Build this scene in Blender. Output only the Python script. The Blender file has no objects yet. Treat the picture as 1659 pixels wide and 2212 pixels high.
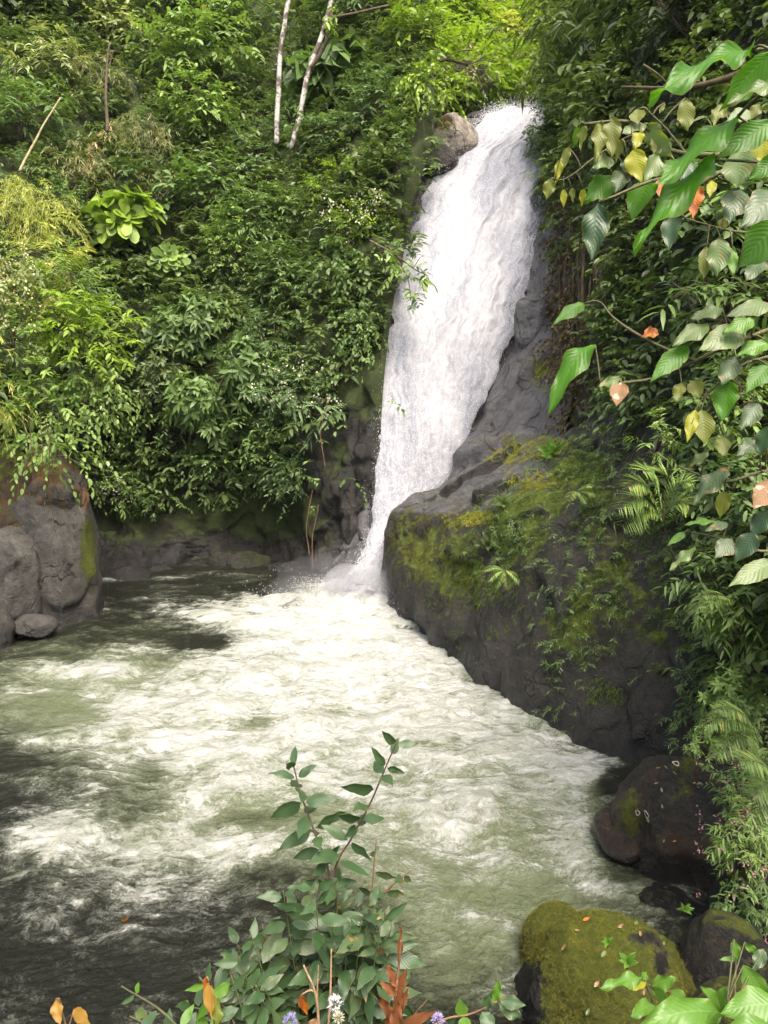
import bpy, bmesh, math
import numpy as np
from math import radians, sin, cos, tan, atan
C = bpy.context.scene
COL = C.collection
R = np.random.default_rng(7)

# ------------------------------------------------------------------ camera
CH = 6.0; PITCH = radians(-10); FPX = 1671.0          # reference frame 1659 x 2212
cam_d = bpy.data.cameras.new('camera'); cam = bpy.data.objects.new('camera', cam_d); COL.objects.link(cam)
cam.location = (0, 0, CH); cam.rotation_euler = (radians(90) + PITCH, 0, 0)
cam_d.sensor_fit = 'VERTICAL'; cam_d.sensor_height = 24; cam_d.lens = 24 * FPX / 2212
cam_d.clip_start = .05; cam_d.clip_end = 3000
C.camera = cam
# ------------------------------------------------------------------ sky, sun, exposure
SUN_EL, SUN_AZ = radians(62), radians(158)            # azimuth measured from +Y towards +X
w = bpy.data.worlds.new('World'); C.world = w; w.use_nodes = True
nt = w.node_tree
sky = nt.nodes.new('ShaderNodeTexSky'); sky.sky_type = 'NISHITA'; sky.sun_disc = False
sky.sun_elevation = SUN_EL; sky.sun_rotation = SUN_AZ; sky.air_density = .6; sky.dust_density = 6.0; sky.ozone_density = .2
nt.links.new(sky.outputs[0], nt.nodes['Background'].inputs[0]); nt.nodes['Background'].inputs[1].default_value = .15
sd = bpy.data.lights.new('sun', 'SUN'); sun = bpy.data.objects.new('sun', sd); COL.objects.link(sun)
sd.energy = 1.5; sd.angle = radians(35); sd.color = (1, .93, .8)
sun.rotation_euler = (radians(90) - SUN_EL, 0, math.pi - SUN_AZ)
sun.location = (0, 0, 60)
C.view_settings.view_transform = 'Standard'; C.view_settings.look = 'None'; C.view_settings.gamma = 1
C.view_settings.exposure = 1.65
C.render.engine = 'CYCLES'
C.cycles.max_bounces = 7; C.cycles.transparent_max_bounces = 12; C.cycles.diffuse_bounces = 4

# ------------------------------------------------------------------ maths
def P(u, v, Y):
    x = (u - 829.5) / FPX; y = (1106 - v) / FPX; p = PITCH
    d = np.array([x, cos(p) - y * sin(p), y * cos(p) + sin(p)])
    return np.array([0, 0, CH]) + d * (Y / d[1])
def WY(u, v, z=0):
    y = (1106 - v) / FPX; p = PITCH
    return (z - CH) / (y * cos(p) + sin(p)) * (cos(p) - y * sin(p))
def PW(u, v, z=0): return P(u, v, WY(u, v, z))
def proj(q):
    q = np.asarray(q) - np.array([0, 0, CH]); p = PITCH
    f = q[..., 1] * cos(p) + q[..., 2] * sin(p); up = -q[..., 1] * sin(p) + q[..., 2] * cos(p)
    f = np.maximum(f, 1e-3)
    return 829.5 + q[..., 0] / f * FPX, 1106 - up / f * FPX
def px(Y, n): return n * Y / FPX
_pr = np.random.default_rng(3)
PERM = np.concatenate([_pr.permutation(256)] * 3)
GR = _pr.normal(size=(256, 3)); GR /= np.linalg.norm(GR, axis=1)[:, None]
def noise(p):
    p = np.asarray(p, float); i = np.floor(p).astype(int); f = p - i; i &= 255
    w = f * f * f * (f * (f * 6 - 15) + 10); out = 0
    for a in (0, 1):
        for b in (0, 1):
            for c in (0, 1):
                h = PERM[PERM[PERM[i[..., 0] + a & 255] + (i[..., 1] + b & 255)] + (i[..., 2] + c & 255)]
                g = GR[h]; d = (g * (f - np.array([a, b, c]))).sum(-1)
                out = out + d * (w[..., 0] if a else 1 - w[..., 0]) * (w[..., 1] if b else 1 - w[..., 1]) * (w[..., 2] if c else 1 - w[..., 2])
    return out * 1.6
def fbm(p, n=4, g=.5, ridged=False):
    p = np.asarray(p, float); s = 0; a = 1; t = 0
    for k in range(n):
        v = noise(p + 17.3 * k)
        if ridged: v = 1 - 2 * np.abs(v)
        s = s + a * v; t += a; a *= g; p = p * 2.03
    return s / t
def sst(a, b, x): t = np.clip((x - a) / (b - a), 0, 1); return t * t * (3 - 2 * t)
def facet(p, n, amp, k=6., seed=1):      # flat tilted facets, like broken rock
    r = np.random.default_rng(seed); p = np.asarray(p, float); sh = p.shape[:-1]; q = p.reshape(-1, 3); s = q[r.integers(0, len(q), n)]
    t = r.normal(0, 1, (n, 3)); t /= np.linalg.norm(t, axis=1)[:, None]; o = r.normal(0, .35, n); out = np.zeros(len(q)); q2 = q + .12 * np.stack([noise(q * 2 + 3), noise(q * 2 + 7), noise(q * 2 + 11)], -1)
    for a in range(0, len(q), 20000):
        d = ((q2[a:a + 20000, None] - s[None]) ** 2).sum(-1); w = np.exp(-k * (d - d.min(1, keepdims=True)) * n ** .5 / 3)
        h = ((q[a:a + 20000, None] - s[None]) * t[None]).sum(-1) * .5 + o[None]; out[a:a + 20000] = (w * h).sum(1) / w.sum(1)
    return (out * amp).reshape(sh)
def unit(v): return v / np.maximum(np.linalg.norm(v, axis=-1, keepdims=True), 1e-9)

# ------------------------------------------------------------------ objects
def tag(o, label=None, cat=None, group=None, kind=None):
    if label: o['label'] = label
    if cat: o['category'] = cat
    if group: o['group'] = group
    if kind: o['kind'] = kind
    return o
def empty(name, loc, label, cat, group=None):
    o = bpy.data.objects.new(name, None); COL.objects.link(o); o.location = loc; o.empty_display_size = .2
    return tag(o, label, cat, group)
class MB:
    def __init__(s): s.v = []; s.l = []; s.t = []; s.a = {}; s.n = 0
    def add(s, v, l, t, **at):
        v = np.asarray(v, float).reshape(-1, 3)
        s.v.append(v); s.l.append(np.asarray(l, int).ravel() + s.n); s.t.append(np.asarray(t, int).ravel())
        for k in set(s.a) | set(at):
            s.a.setdefault(k, [np.zeros(s.n)] if s.n else [])
            x = at.get(k, 0.); s.a[k].append(np.broadcast_to(np.asarray(x, float), (len(v),)) if np.ndim(x) == 0 else np.asarray(x, float).ravel())
        s.n += len(v); return s
    def build(s, name, mat, parent=None, origin=None, smooth=True):
        me = bpy.data.meshes.new(name)
        v = np.concatenate(s.v); l = np.concatenate(s.l); t = np.concatenate(s.t)
        o = bpy.data.objects.new(name, me); COL.objects.link(o)
        if parent is not None:
            o.parent = parent; org = np.zeros(3); q = parent
            while q is not None: org = org + np.array(q.location); q = q.parent
            v = v - org
        elif origin is not None:
            v = v - np.asarray(origin); o.location = origin
        me.vertices.add(len(v)); me.vertices.foreach_set('co', v.ravel().astype(np.float32))
        me.loops.add(len(l)); me.loops.foreach_set('vertex_index', l.astype(np.int32))
        me.polygons.add(len(t)); st = np.concatenate([[0], np.cumsum(t)[:-1]])
        me.polygons.foreach_set('loop_start', st.astype(np.int32)); me.polygons.foreach_set('loop_total', t.astype(np.int32))
        me.polygons.foreach_set('use_smooth', np.full(len(t), smooth))
        for k, x in s.a.items():
            at = me.attributes.new(k, 'FLOAT', 'POINT'); at.data.foreach_set('value', np.concatenate(x).astype(np.float32))
        me.materials.append(mat); me.update(); me.validate()
        return o
def grid_faces(n, m, closed=False):      # n rows x m columns
    i, j = np.meshgrid(np.arange(n - 1), np.arange(m if closed else m - 1), indexing='ij')
    k = (j + 1) % m
    return np.stack([i * m + j, i * m + k, (i + 1) * m + k, (i + 1) * m + j], -1).ravel(), np.full(i.size, 4)
def tube(mb, pts, rad, sides=6, **at):
    pts = np.asarray(pts, float); n = len(pts); rad = np.broadcast_to(np.asarray(rad, float), (n,)) if np.ndim(rad) == 0 or len(np.atleast_1d(rad)) == n else np.linspace(rad[0], rad[-1], n)
    tg = unit(np.gradient(pts, axis=0)); a = np.cross(tg, [.31, .52, .79]); a = unit(a); b = np.cross(tg, a)
    th = np.arange(sides) / sides * 2 * math.pi
    ring = pts[:, None] + rad[:, None, None] * (np.cos(th)[None, :, None] * a[:, None] + np.sin(th)[None, :, None] * b[:, None])
    l, t = grid_faces(n, sides, True)
    l = np.concatenate([l, np.arange(sides)[::-1], (n - 1) * sides + np.arange(sides)]); t = np.concatenate([t, [sides, sides]])
    return mb.add(ring.reshape(-1, 3), l, t, **at)
def curve(pts, n=24):                    # Catmull-Rom through the points
    pts = np.asarray(pts, float); q = np.vstack([2 * pts[0] - pts[1], pts, 2 * pts[-1] - pts[-2]])
    t = np.linspace(0, len(pts) - 1 - 1e-9, n); i = t.astype(int); f = (t - i)[:, None]
    a, b, c, d = q[i], q[i + 1], q[i + 2], q[i + 3]
    return .5 * (2 * b + (c - a) * f + (2 * a - 5 * b + 4 * c - d) * f ** 2 + (3 * b - a - 3 * c + d) * f ** 3)
def loft(ctrl, n, m):                    # control grid rows x cols x 3
    a = np.stack([curve(r, m) for r in ctrl]); return np.stack([curve(a[:, j], n) for j in range(m)], 1)
def gnormal(g):
    return unit(np.cross(np.gradient(g, axis=1), np.gradient(g, axis=0)))

# ------------------------------------------------------------------ materials
class NT:
    def __init__(s, name):
        s.m = bpy.data.materials.new(name); s.m.use_nodes = True; s.t = s.m.node_tree; s.t.nodes.clear()
        s.out = s.t.nodes.new('ShaderNodeOutputMaterial')
    def n(s, typ, ins=(), **kw):
        d = s.t.nodes.new('ShaderNode' + typ)
        for k, x in kw.items(): setattr(d, k, x)
        for k, x in (ins.items() if isinstance(ins, dict) else enumerate(ins)):
            if x is None: continue
            if hasattr(x, 'outputs'): x = x.outputs[0]
            if isinstance(x, bpy.types.NodeSocket): s.t.links.new(x, d.inputs[k])
            else:
                if isinstance(x, (tuple, list)) and len(x) == 3 and d.inputs[k].type == 'RGBA': x = (*x, 1)
                d.inputs[k].default_value = x
        return d
    def math(s, op, a, b=None, clamp=False): return s.n('Math', [a, b], operation=op, use_clamp=clamp).outputs[0]
    def ramp(s, f, stops):
        d = s.n('ValToRGB', [f]); e = d.color_ramp.elements
        while len(e) < len(stops): e.new(.5)
        for x, (p, c) in zip(e, stops): x.position = p; x.color = (*c, 1) if len(c) == 3 else c
        return d.outputs[0]
    def mix(s, f, a, b, mode='MIX'):
        d = s.t.nodes.new('ShaderNodeMix'); d.data_type = 'RGBA'; d.blend_type = mode
        for k, x in ((0, f), (6, a), (7, b)):
            if isinstance(x, bpy.types.NodeSocket): s.t.links.new(x, d.inputs[k])
            else: d.inputs[k].default_value = (*x, 1) if isinstance(x, (tuple, list)) else x
        return d.outputs[2]
    def attr(s, k): return s.n('Attribute', attribute_name=k).outputs['Fac']
    def tex(s, vec, scale, det=4, rough=.55, dist=0): return s.n('TexNoise', {'Vector': vec, 'Scale': scale, 'Detail': det, 'Roughness': rough, 'Distortion': dist}).outputs[0]
    def mapr(s, x, a, b, c=0., d=1.): return s.n('MapRange', [x, a, b, c, d], interpolation_type='SMOOTHSTEP').outputs[0]
    def bump(s, h, st, dist=.05, nrm=None): return s.n('Bump', {'Strength': st, 'Distance': dist, 'Height': h, **({'Normal': nrm} if nrm is not None else {})}).outputs[0]
    def end(s, sh): s.t.links.new(sh.outputs[0] if hasattr(sh, 'outputs') else sh, s.out.inputs[0]); return s.m
_mc = {}
def leaf_mat(c0, c1, c2=None, trans=.3, rough=.45, spec=.4, name='leaf'):
    key = (c0, c1, c2, trans, rough)
    if key in _mc: return _mc[key]
    M = NT(name); r = M.attr('rnd')
    stops = [(0, c0), (.75, c1), (1, c1)] if c2 is None else [(0, c0), (.6, c1), (.93, c1), (.97, c2)]
    col = M.ramp(r, stops)
    gp = M.n('NewGeometry').outputs['Position']
    col = M.mix(.5, col, M.ramp(M.tex(gp, 1.3, 2), [(.3, (.55, .6, .6)), (.7, (1.3, 1.2, 1.05))]), 'MULTIPLY')
    b = M.n('BsdfPrincipled', {'Base Color': col, 'Roughness': rough, 'Specular IOR Level': spec})
    tc = M.mix(1., col, (1.25, 1.35, .6), 'MULTIPLY')
    tr = M.n('BsdfTranslucent', {'Color': tc})
    _mc[key] = M.end(M.n('MixShader', {0: trans, 1: b.outputs[0], 2: tr.outputs[0]})); return _mc[key]
def big_leaf_mat(c0, c1, vein=(.3, .4, .15), trans=.35, rough=.38, spots=0., spotc=(.25, .13, .03)):
    M = NT('broad_leaf'); t = M.attr('lt'); s_ = M.attr('ls'); a = M.math('ABSOLUTE', s_)
    gp = M.n('NewGeometry').outputs['Position']
    ph = M.math('SUBTRACT', M.math('MULTIPLY', t, 11.), M.math('MULTIPLY', a, 2.6))
    fr = M.math('ABSOLUTE', M.math('SUBTRACT', M.math('FRACT', ph), .5))
    side = M.mapr(fr, 0., .09, 1., 0.); mid = M.mapr(a, .02, .07, 1., 0.)
    vn = M.math('MAXIMUM', M.math('MULTIPLY', side, .55), mid)
    col = M.mix(M.tex(gp, 9., 4), c0, c1); col = M.mix(M.math('MULTIPLY', vn, .28), col, vein)
    if spots: col = M.mix(M.mapr(M.tex(gp, 26., 3), .66 - spots * .3, .72 - spots * .25), col, spotc)
    edge = M.mapr(M.math('ADD', a, M.math('MULTIPLY', M.tex(gp, 30., 2), .25)), 1.02, 1.15)
    col = M.mix(M.math('MULTIPLY', edge, .6), col, (.22, .13, .04))
    h = M.math('ADD', M.math('MULTIPLY', M.math('COSINE', M.math('MULTIPLY', ph, 6.283)), -.5), M.math('MULTIPLY', M.tex(gp, 60., 3), .35))
    bp = M.bump(h, .16, .005)
    b = M.n('BsdfPrincipled', {'Base Color': col, 'Roughness': rough, 'Specular IOR Level': .45, 'Normal': bp})
    tr = M.n('BsdfTranslucent', {'Color': M.mix(1., col, (1.3, 1.4, .5), 'MULTIPLY'), 'Normal': bp})
    return M.end(M.n('MixShader', {0: trans, 1: b.outputs[0], 2: tr.outputs[0]}))
def rock_mat(name, c0, c1, mossc=((.05, .055, .008), (.16, .15, .012)), earthc=((.028, .019, .01), (.12, .07, .033)), wet=.5, scale=1., rough=.62):
    M = NT(name); gp = M.n('NewGeometry').outputs['Position']
    n1 = M.tex(gp, 1.1 * scale, 6, .6, .6); n2 = M.tex(gp, 7 * scale, 6, .65)
    st = M.n('Mapping', {'Vector': gp, 'Scale': (3.2, 3.2, .35)}); n3 = M.tex(st.outputs[0], 1.5 * scale, 4, .6)
    col = M.ramp(n1, [(.3, c0), (.62, c1)])
    col = M.mix(.55, col, M.ramp(n2, [(.3, (.28, .28, .28)), (.72, (1.9, 1.85, 1.76))]), 'MULTIPLY')
    col = M.mix(.35, col, M.ramp(n3, [(.35, (.5, .48, .46)), (.65, (1.4, 1.35, 1.3))]), 'MULTIPLY')
    wv = M.n('VectorMath', [gp, M.n('VectorMath', [M.n('TexNoise', {'Vector': gp, 'Scale': 1.3, 'Detail': 4.}).outputs[1], (.9, .9, .9)], operation='MULTIPLY').outputs[0]], operation='ADD').outputs[0]
    vo = M.n('TexVoronoi', {'Vector': wv, 'Scale': .85 * scale}, feature='DISTANCE_TO_EDGE').outputs[0]; crk = M.math('MULTIPLY', M.mapr(vo, .0, .028, 1., 0.), M.mapr(M.tex(gp, 2.1, 3), .42, .56))
    col = M.mix(M.math('MULTIPLY', crk, .8), col, (.012, .011, .009))
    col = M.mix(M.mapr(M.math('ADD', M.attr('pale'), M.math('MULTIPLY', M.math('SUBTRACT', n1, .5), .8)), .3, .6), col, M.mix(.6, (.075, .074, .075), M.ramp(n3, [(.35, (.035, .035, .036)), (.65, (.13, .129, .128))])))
    col = M.mix(.5, col, M.ramp(M.tex(gp, 34 * scale, 4, .7), [(.3, (.45, .45, .45)), (.7, (1.6, 1.58, 1.5))]), 'MULTIPLY')
    lich = M.mapr(M.tex(gp, 19 * scale, 3, .7), .64, .7); col = M.mix(M.math('MULTIPLY', lich, .35), col, (.32, .31, .27))
    ea = M.math('ADD', M.attr('earth'), M.math('MULTIPLY', M.math('SUBTRACT', M.tex(gp, 5, 5, .7), .5), .9)); em = M.mapr(ea, .4, .6)
    col = M.mix(em, col, M.mix(M.tex(gp, 9, 5, .7), *earthc))
    mo = M.math('ADD', M.attr('moss'), M.math('MULTIPLY', M.math('SUBTRACT', M.math('ADD', M.math('MULTIPLY', M.tex(gp, 9, 6, .75), .55), M.math('MULTIPLY', M.tex(gp, 2.3, 5, .7), .45)), .5), 2.3)); mm = M.mapr(mo, .42, .66)
    col = M.mix(mm, col, M.ramp(M.tex(gp, 14, 6, .75), [(.3, mossc[0]), (.5, tuple(.5 * (a + b) * k for a, b, k in zip(*mossc, (.7, .95, .8)))), (.7, mossc[1])]))
    z = M.n('SeparateXYZ', [gp]).outputs[2]
    wz = M.mapr(M.math('ADD', z, M.math('MULTIPLY', M.tex(gp, 1.6, 3), -.5)), -.1, .35 + wet * .2, 1., 0.)
    col = M.mix(M.math('MULTIPLY', wz, .65), col, (.014, .014, .014))
    ro = M.math('SUBTRACT', rough, M.math('MULTIPLY', wz, .35)); ro = M.math('ADD', ro, M.math('MULTIPLY', M.math('MAXIMUM', mm, em), .4), True)
    b0 = M.bump(crk, 1., -.06); b1 = M.bump(n2, .8, .09, b0); b2 = M.bump(M.tex(gp, 28 * scale, 6, .75), .8, .03, b1)
    b3 = M.bump(M.math('MULTIPLY', mm, M.math('ADD', M.tex(gp, 55, 3, .8), .4)), .9, .035, b2)
    return M.end(M.n('BsdfPrincipled', {'Base Color': col, 'Roughness': ro, 'Specular IOR Level': .4, 'Normal': b3}))
def bark_mat(c0, c1, patch=None, scale=8.):
    M = NT('bark'); gp = M.n('NewGeometry').outputs['Position']
    col = M.ramp(M.tex(gp, scale, 5, .65), [(.35, c0), (.65, c1)])
    if patch: col = M.mix(M.mapr(M.tex(gp, 2.6, 5, .7), .46, .56), col, patch)
    return M.end(M.n('BsdfPrincipled', {'Base Color': col, 'Roughness': .8, 'Normal': M.bump(M.tex(gp, scale * 4, 4, .7), .6, .02)}))
BARK = bark_mat((.045, .03, .018), (.12, .085, .05)); STEM = bark_mat((.05, .055, .02), (.13, .12, .045))
TWIG = bark_mat((.1, .05, .025), (.24, .13, .06)); PALE = bark_mat((.3, .285, .25), (.5, .48, .43), (.09, .065, .045), 12.)
ROOT = bark_mat((.025, .017, .007), (.085, .062, .018))

# ------------------------------------------------------------------ leaves
def tmpl(rows, tip=1.):
    v = [(0, 0)]; f = []
    for t, w in rows: v += [(t, -w), (t, 0), (t, w)]
    k = len(rows); v.append((tip, 0)); e = 3 * k + 1
    f += [(0, 2, 1), (0, 3, 2)]
    for i in range(k - 1):
        a = 1 + 3 * i; b = a + 3; f += [(a, a + 1, b + 1, b), (a + 1, a + 2, b + 2, b + 1)]
    a = 1 + 3 * (k - 1); f += [(a, a + 1, e), (a + 1, a + 2, e)]
    return np.array(v, float), np.concatenate([np.array(x) for x in f]), np.array([len(x) for x in f])
T = {'needle': (np.array([(0, 0), (.45, .5), (1, 0), (.45, -.5)]), np.array([0, 1, 2, 3]), np.array([4])),
     'diamond': tmpl([(.42, .5)]), 'lance': tmpl([(.25, .42), (.6, .42)]), 'broad': tmpl([(.22, .38), (.5, .5), (.8, .33)]),
     'round': tmpl([(.2, .22), (.5, .42), (.75, .5), (.93, .3)]), 'heart': tmpl([(-.12, .3), (.08, .5), (.4, .46), (.75, .22)]),
     'oval': tmpl([(.12, .3), (.32, .48), (.58, .48), (.8, .3), (.93, .1)])}
def leaves(mb, p, d, nrm, L, W, kind='lance', fold=.25, droop=.25, rnd=None):
    p = np.asarray(p, float).reshape(-1, 3); N = len(p); d = unit(np.asarray(d, float).reshape(-1, 3))
    nrm = np.asarray(nrm, float).reshape(-1, 3); sd_ = unit(np.cross(d, nrm)); n2 = np.cross(sd_, d)
    L = np.broadcast_to(L, (N,))[:, None, None]; W = np.broadcast_to(W, (N,))[:, None, None]
    tv, fl, ft = T[kind]; t = tv[:, 0][None, :, None]; s = tv[:, 1][None, :, None]
    v = p[:, None] + d[:, None] * L * t + sd_[:, None] * L * W * s + n2[:, None] * L * W * fold * np.abs(s) * 1.6
    v = v - np.array([0, 0, 1.]) * (L * droop * t ** 2)
    k = len(tv); l = (fl[None] + (np.arange(N) * k)[:, None]).ravel(); tt = np.tile(ft, N)
    r = R.random(N) if rnd is None else np.broadcast_to(rnd, (N,))
    return mb.add(v, l, tt, rnd=np.repeat(r, k))
UP = np.array([0, 0, 1.])
def sprays(mb, p, d, tw, k, L, W, kind, style='alt', fold=.25, droop=.25, grav=.35, rnd=None):
    """p,d: (S,3) twig roots and directions; tw: twig length; k leaves on each"""
    p = np.asarray(p, float); S = len(p); d = unit(np.asarray(d, float)); tw = np.broadcast_to(tw, (S,))
    t = ((np.arange(k) + .6) / k)[None, :, None]; side = unit(np.cross(d, UP + R.normal(0, .25, (S, 3))))
    sg = np.where(np.arange(k) % 2, 1., -1.)[None, :, None]
    if style == 'alt':
        q = p[:, None] + d[:, None] * tw[:, None, None] * t - UP * (tw[:, None, None] * grav * t ** 2)
        ld = d[:, None] * .65 + side[:, None] * sg * .8 - UP * (grav * (.35 + .7 * t)) + R.normal(0, .22, (S, k, 3))
        nr = UP * 1. + d[:, None] * .25 + R.normal(0, .33, (S, k, 3))
    elif style == 'whorl':
        q = p[:, None] + d[:, None] * tw[:, None, None] * (.6 + .4 * t); th = np.arange(k)[None, :, None] * 2.4 + R.random((S, 1, 1)) * 6.3
        s2 = np.cross(d, side); ld = d[:, None] * (.1 + .6 * t) + side[:, None] * np.cos(th) + s2[:, None] * np.sin(th) - UP * grav * .4
        nr = d[:, None] + UP * .5 + R.normal(0, .15, (S, k, 3))
    else:   # hang: slender drooping leaves
        q = p[:, None] + d[:, None] * tw[:, None, None] * t - UP * (tw[:, None, None] * .9 * t ** 2)
        ld = d[:, None] * (.9 - .5 * t) + side[:, None] * sg * .55 - UP * (.25 + .8 * t) + R.normal(0, .3, (S, k, 3))
        nr = UP + R.normal(0, .6, (S, k, 3))
    Ls = L * R.uniform(.65, 1.2, (S, k))
    r = np.repeat((R.random(S) if rnd is None else rnd)[:, None], k, 1) * .65 + R.random((S, k)) * .35
    return leaves(mb, q, ld, nr, Ls.ravel(), W, kind, fold, droop, r.ravel())
# colours: dark, light, odd leaf
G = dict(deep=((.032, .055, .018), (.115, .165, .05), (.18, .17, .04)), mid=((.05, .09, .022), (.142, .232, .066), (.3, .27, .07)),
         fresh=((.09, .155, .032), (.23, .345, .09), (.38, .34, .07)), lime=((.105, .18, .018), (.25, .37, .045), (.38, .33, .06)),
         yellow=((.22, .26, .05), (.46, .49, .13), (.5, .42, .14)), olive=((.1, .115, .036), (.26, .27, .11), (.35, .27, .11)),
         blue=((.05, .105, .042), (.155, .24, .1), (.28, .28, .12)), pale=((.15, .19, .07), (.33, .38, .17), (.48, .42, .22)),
         rootc=((.03, .022, .008), (.1, .075, .022), (.07, .09, .02)), straw=((.26, .19, .09), (.5, .39, .2), (.36, .36, .13)), in_shade=((.012, .022, .009), (.045, .07, .024), (.08, .08, .025)))  # last tone: leaf green darkened, the shade put into the colour
def lm(c, trans=.3, rough=.45): return leaf_mat(*G[c], trans=trans, rough=rough)
KIND = {  # leaf length, width ratio, template, style, twig length (m), leaves on a twig, fold, droop
    'broad': (.26, .42, 'broad', 'alt', .5, 7, .2, .25), 'fine': (.17, .4, 'lance', 'alt', .4, 8, .2, .2),
    'whorl': (.27, .36, 'lance', 'whorl', .16, 8, .15, .15), 'rosette': (.5, .5, 'round', 'whorl', .12, 8, .1, .12),
    'bamboo': (.26, .12, 'needle', 'hang', .75, 14, 0, .3), 'feather': (.16, .2, 'needle', 'alt', .5, 16, 0, .2),
    'vine': (.17, .6, 'broad', 'hang', .9, 10, .15, .2), 'lance': (.34, .24, 'lance', 'alt', .6, 8, .2, .35),
    'ear': (.62, .85, 'heart', 'hang', .45, 3, .12, .2)}

# ------------------------------------------------------------------ terrain
def sheet(name, ctrl, n, m, mat, amp, freq, seed=0, moss=None, earth=None, label=None, cat=None, kind='structure', pale=None, strat=0., fac=None):
    g = loft(np.array(ctrl), n, m); nr = gnormal(g)
    if (nr * (np.array([0, 0, CH]) - g)).sum(-1).mean() < 0: nr = -nr
    q = g * freq + seed
    dsp = fbm(q + .6 * np.stack([noise(q * .7 + 5), noise(q * .7 + 9), noise(q * .7 + 13)], -1), 6, .52) * amp
    dsp = dsp + (fbm(q * np.array([1.5, 1.5, .8]) + 31, 3, .5, True) - .3) * amp * .55
    if strat is not 0.: dsp = dsp + (strat(*proj(g)) if callable(strat) else strat) * np.abs(noise(q * np.array([2.2, 2.2, 1.4]) + 77))
    if fac: dsp = dsp + facet(g, *fac)
    fade = np.minimum(1, np.minimum(np.arange(m), np.arange(m)[::-1]) / 4)[None, :]
    g = g + nr * (dsp * fade)[..., None]; nr = gnormal(g)
    if (nr * (np.array([0, 0, CH]) - g)).sum(-1).mean() < 0: nr = -nr
    mb = MB(); l, t = grid_faces(n, m); u, v = proj(g)
    mb.add(g.reshape(-1, 3), l, t, moss=(moss(g, nr, u, v) if moss else 0 * u).ravel(), earth=(earth(g, nr, u, v) if earth else 0 * u).ravel(), pale=(pale(g, nr, u, v) if pale else 0 * u).ravel())
    o = mb.build(name, mat); tag(o, label, cat, None, kind)
    return dict(g=g, n=nr, u=u, v=v, o=o)
def blob(u, v, u0, v0, ru, rv): return np.exp(-((u - u0) / ru) ** 2 - ((v - v0) / rv) ** 2)
ROCK_D = rock_mat('dark_wet_rock', (.014, .0135, .0115), (.048, .046, .039))
ROCK_G = rock_mat('grey_rock', (.032, .031, .028), (.085, .082, .073), scale=.9)
ROCK_L = rock_mat('tan_rock', (.13, .115, .095), (.27, .24, .2), scale=1.2)
ROCK_B = rock_mat('dark_mossy_rock', (.0095, .0092, .0075), (.036, .034, .027), mossc=((.045, .055, .007), (.2, .2, .016)), rough=.5)
BROWN = rock_mat('wet_brown_rock', (.02, .012, .007), (.055, .03, .016), wet=2.5, rough=.4)
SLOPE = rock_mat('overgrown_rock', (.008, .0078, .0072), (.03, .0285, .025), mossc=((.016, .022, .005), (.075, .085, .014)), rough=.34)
ROCK_S = rock_mat('smooth_slab_rock', (.045, .046, .05), (.125, .127, .132), rough=.32, mossc=((.1, .1, .006), (.3, .29, .02)))
ROCK_N = rock_mat('near_dark_rock', (.011, .0105, .008), (.042, .039, .03), mossc=((.045, .05, .006), (.19, .175, .014)), scale=2.6, rough=.5)
SOILC = rock_mat('rooty_soil', (.04, .036, .03), (.11, .1, .085), earthc=((.08, .045, .018), (.25, .15, .062)))
SOIL = rock_mat('forest_soil', (.012, .011, .006), (.035, .028, .014), mossc=((.02, .028, .006), (.06, .07, .012)))

# left hillside: wall of rock at the water, then a steep overgrown slope
cu = [-900, -350, -60, 110, 250, 400, 560, 680, 760, 815]
wl = [(-900, 17.), (-350, 18.), (-60, 20.), (110, 22.4), (250, 23.6), (400, 24.7), (560, 25.4), (680, 23.4), (742, 22.3), (800, 21.9)]
rows = []
rows.append([(lambda q: (q[0], q[1], -1.))(P(u, 1270, y)) for u, y in wl])
rows.append([(lambda q: (q[0], q[1], .05))(P(u, 1240, y)) for u, y in wl])
vy = {1150: [17.2, 18.2, 20.3, 22.9, 25.2, 25.1, 25.7, 23.6, 22.5, 22.2], 1020: [17.6, 18.6, 20.6, 23.8, 26.6, 25.6, 25.6, 23.7, 23, 22.6],
      850: [18, 19, 21.2, 23.6, 25.2, 25.4, 25.4, 24.3, 23.7, 23.3], 650: [19, 20.5, 22.7, 24.5, 26, 27, 26.8, 25.6, 25, 24.6],
      450: [21, 23, 25.5, 27, 28.5, 29.4, 29, 27.4, 26.5, 26.2], 260: [24, 26, 29, 30.5, 32, 33, 32.8, 30.5, 29, 28],
      60: [29, 31, 34, 36, 37.5, 38.5, 38.5, 36, 34, 33], -200: [37, 40, 43, 45, 47, 48, 48, 47, 46, 45], -600: [55, 58, 62, 64, 66, 68, 68, 67, 66, 66]}
shift = {1150: [0] * 8 + [-5, -10], 1020: [0] * 8 + [10, 5], 850: [0] * 8 + [20, 12], 650: [0] * 8 + [30, 35], 450: [0, 0, 0, 0, 0, 0, 10, 30, 55, 75], 260: [0, 0, 0, 0, 10, 20, 40, 70, 100, 125], 60: [0, 0, 0, 10, 20, 30, 45, 65, 90, 110], -200: [0, 0, 0, 10, 20, 30, 40, 60, 80, 90], -600: [0] * 10}
for v in vy: rows.append([P(u + s, v, y) for u, s, y in zip(cu, shift[v], vy[v])])
def l_moss(g, n, u, v):
    z = g[..., 2]; m = .42 * sst(.3, 1.3, z) + .5 * sst(4.2, 5.5, z) + .25 * n[..., 2] + .3 * fbm(g * .9, 3)
    return m + .22 * blob(u, v, 420, 1170, 260, 70) + .5 * blob(u, v, 730, 980, 25, 50) + .55 * blob(u, v, 560, 1100, 90, 80) - .4 * blob(u, v, 770, 1050, 60, 160)
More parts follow.
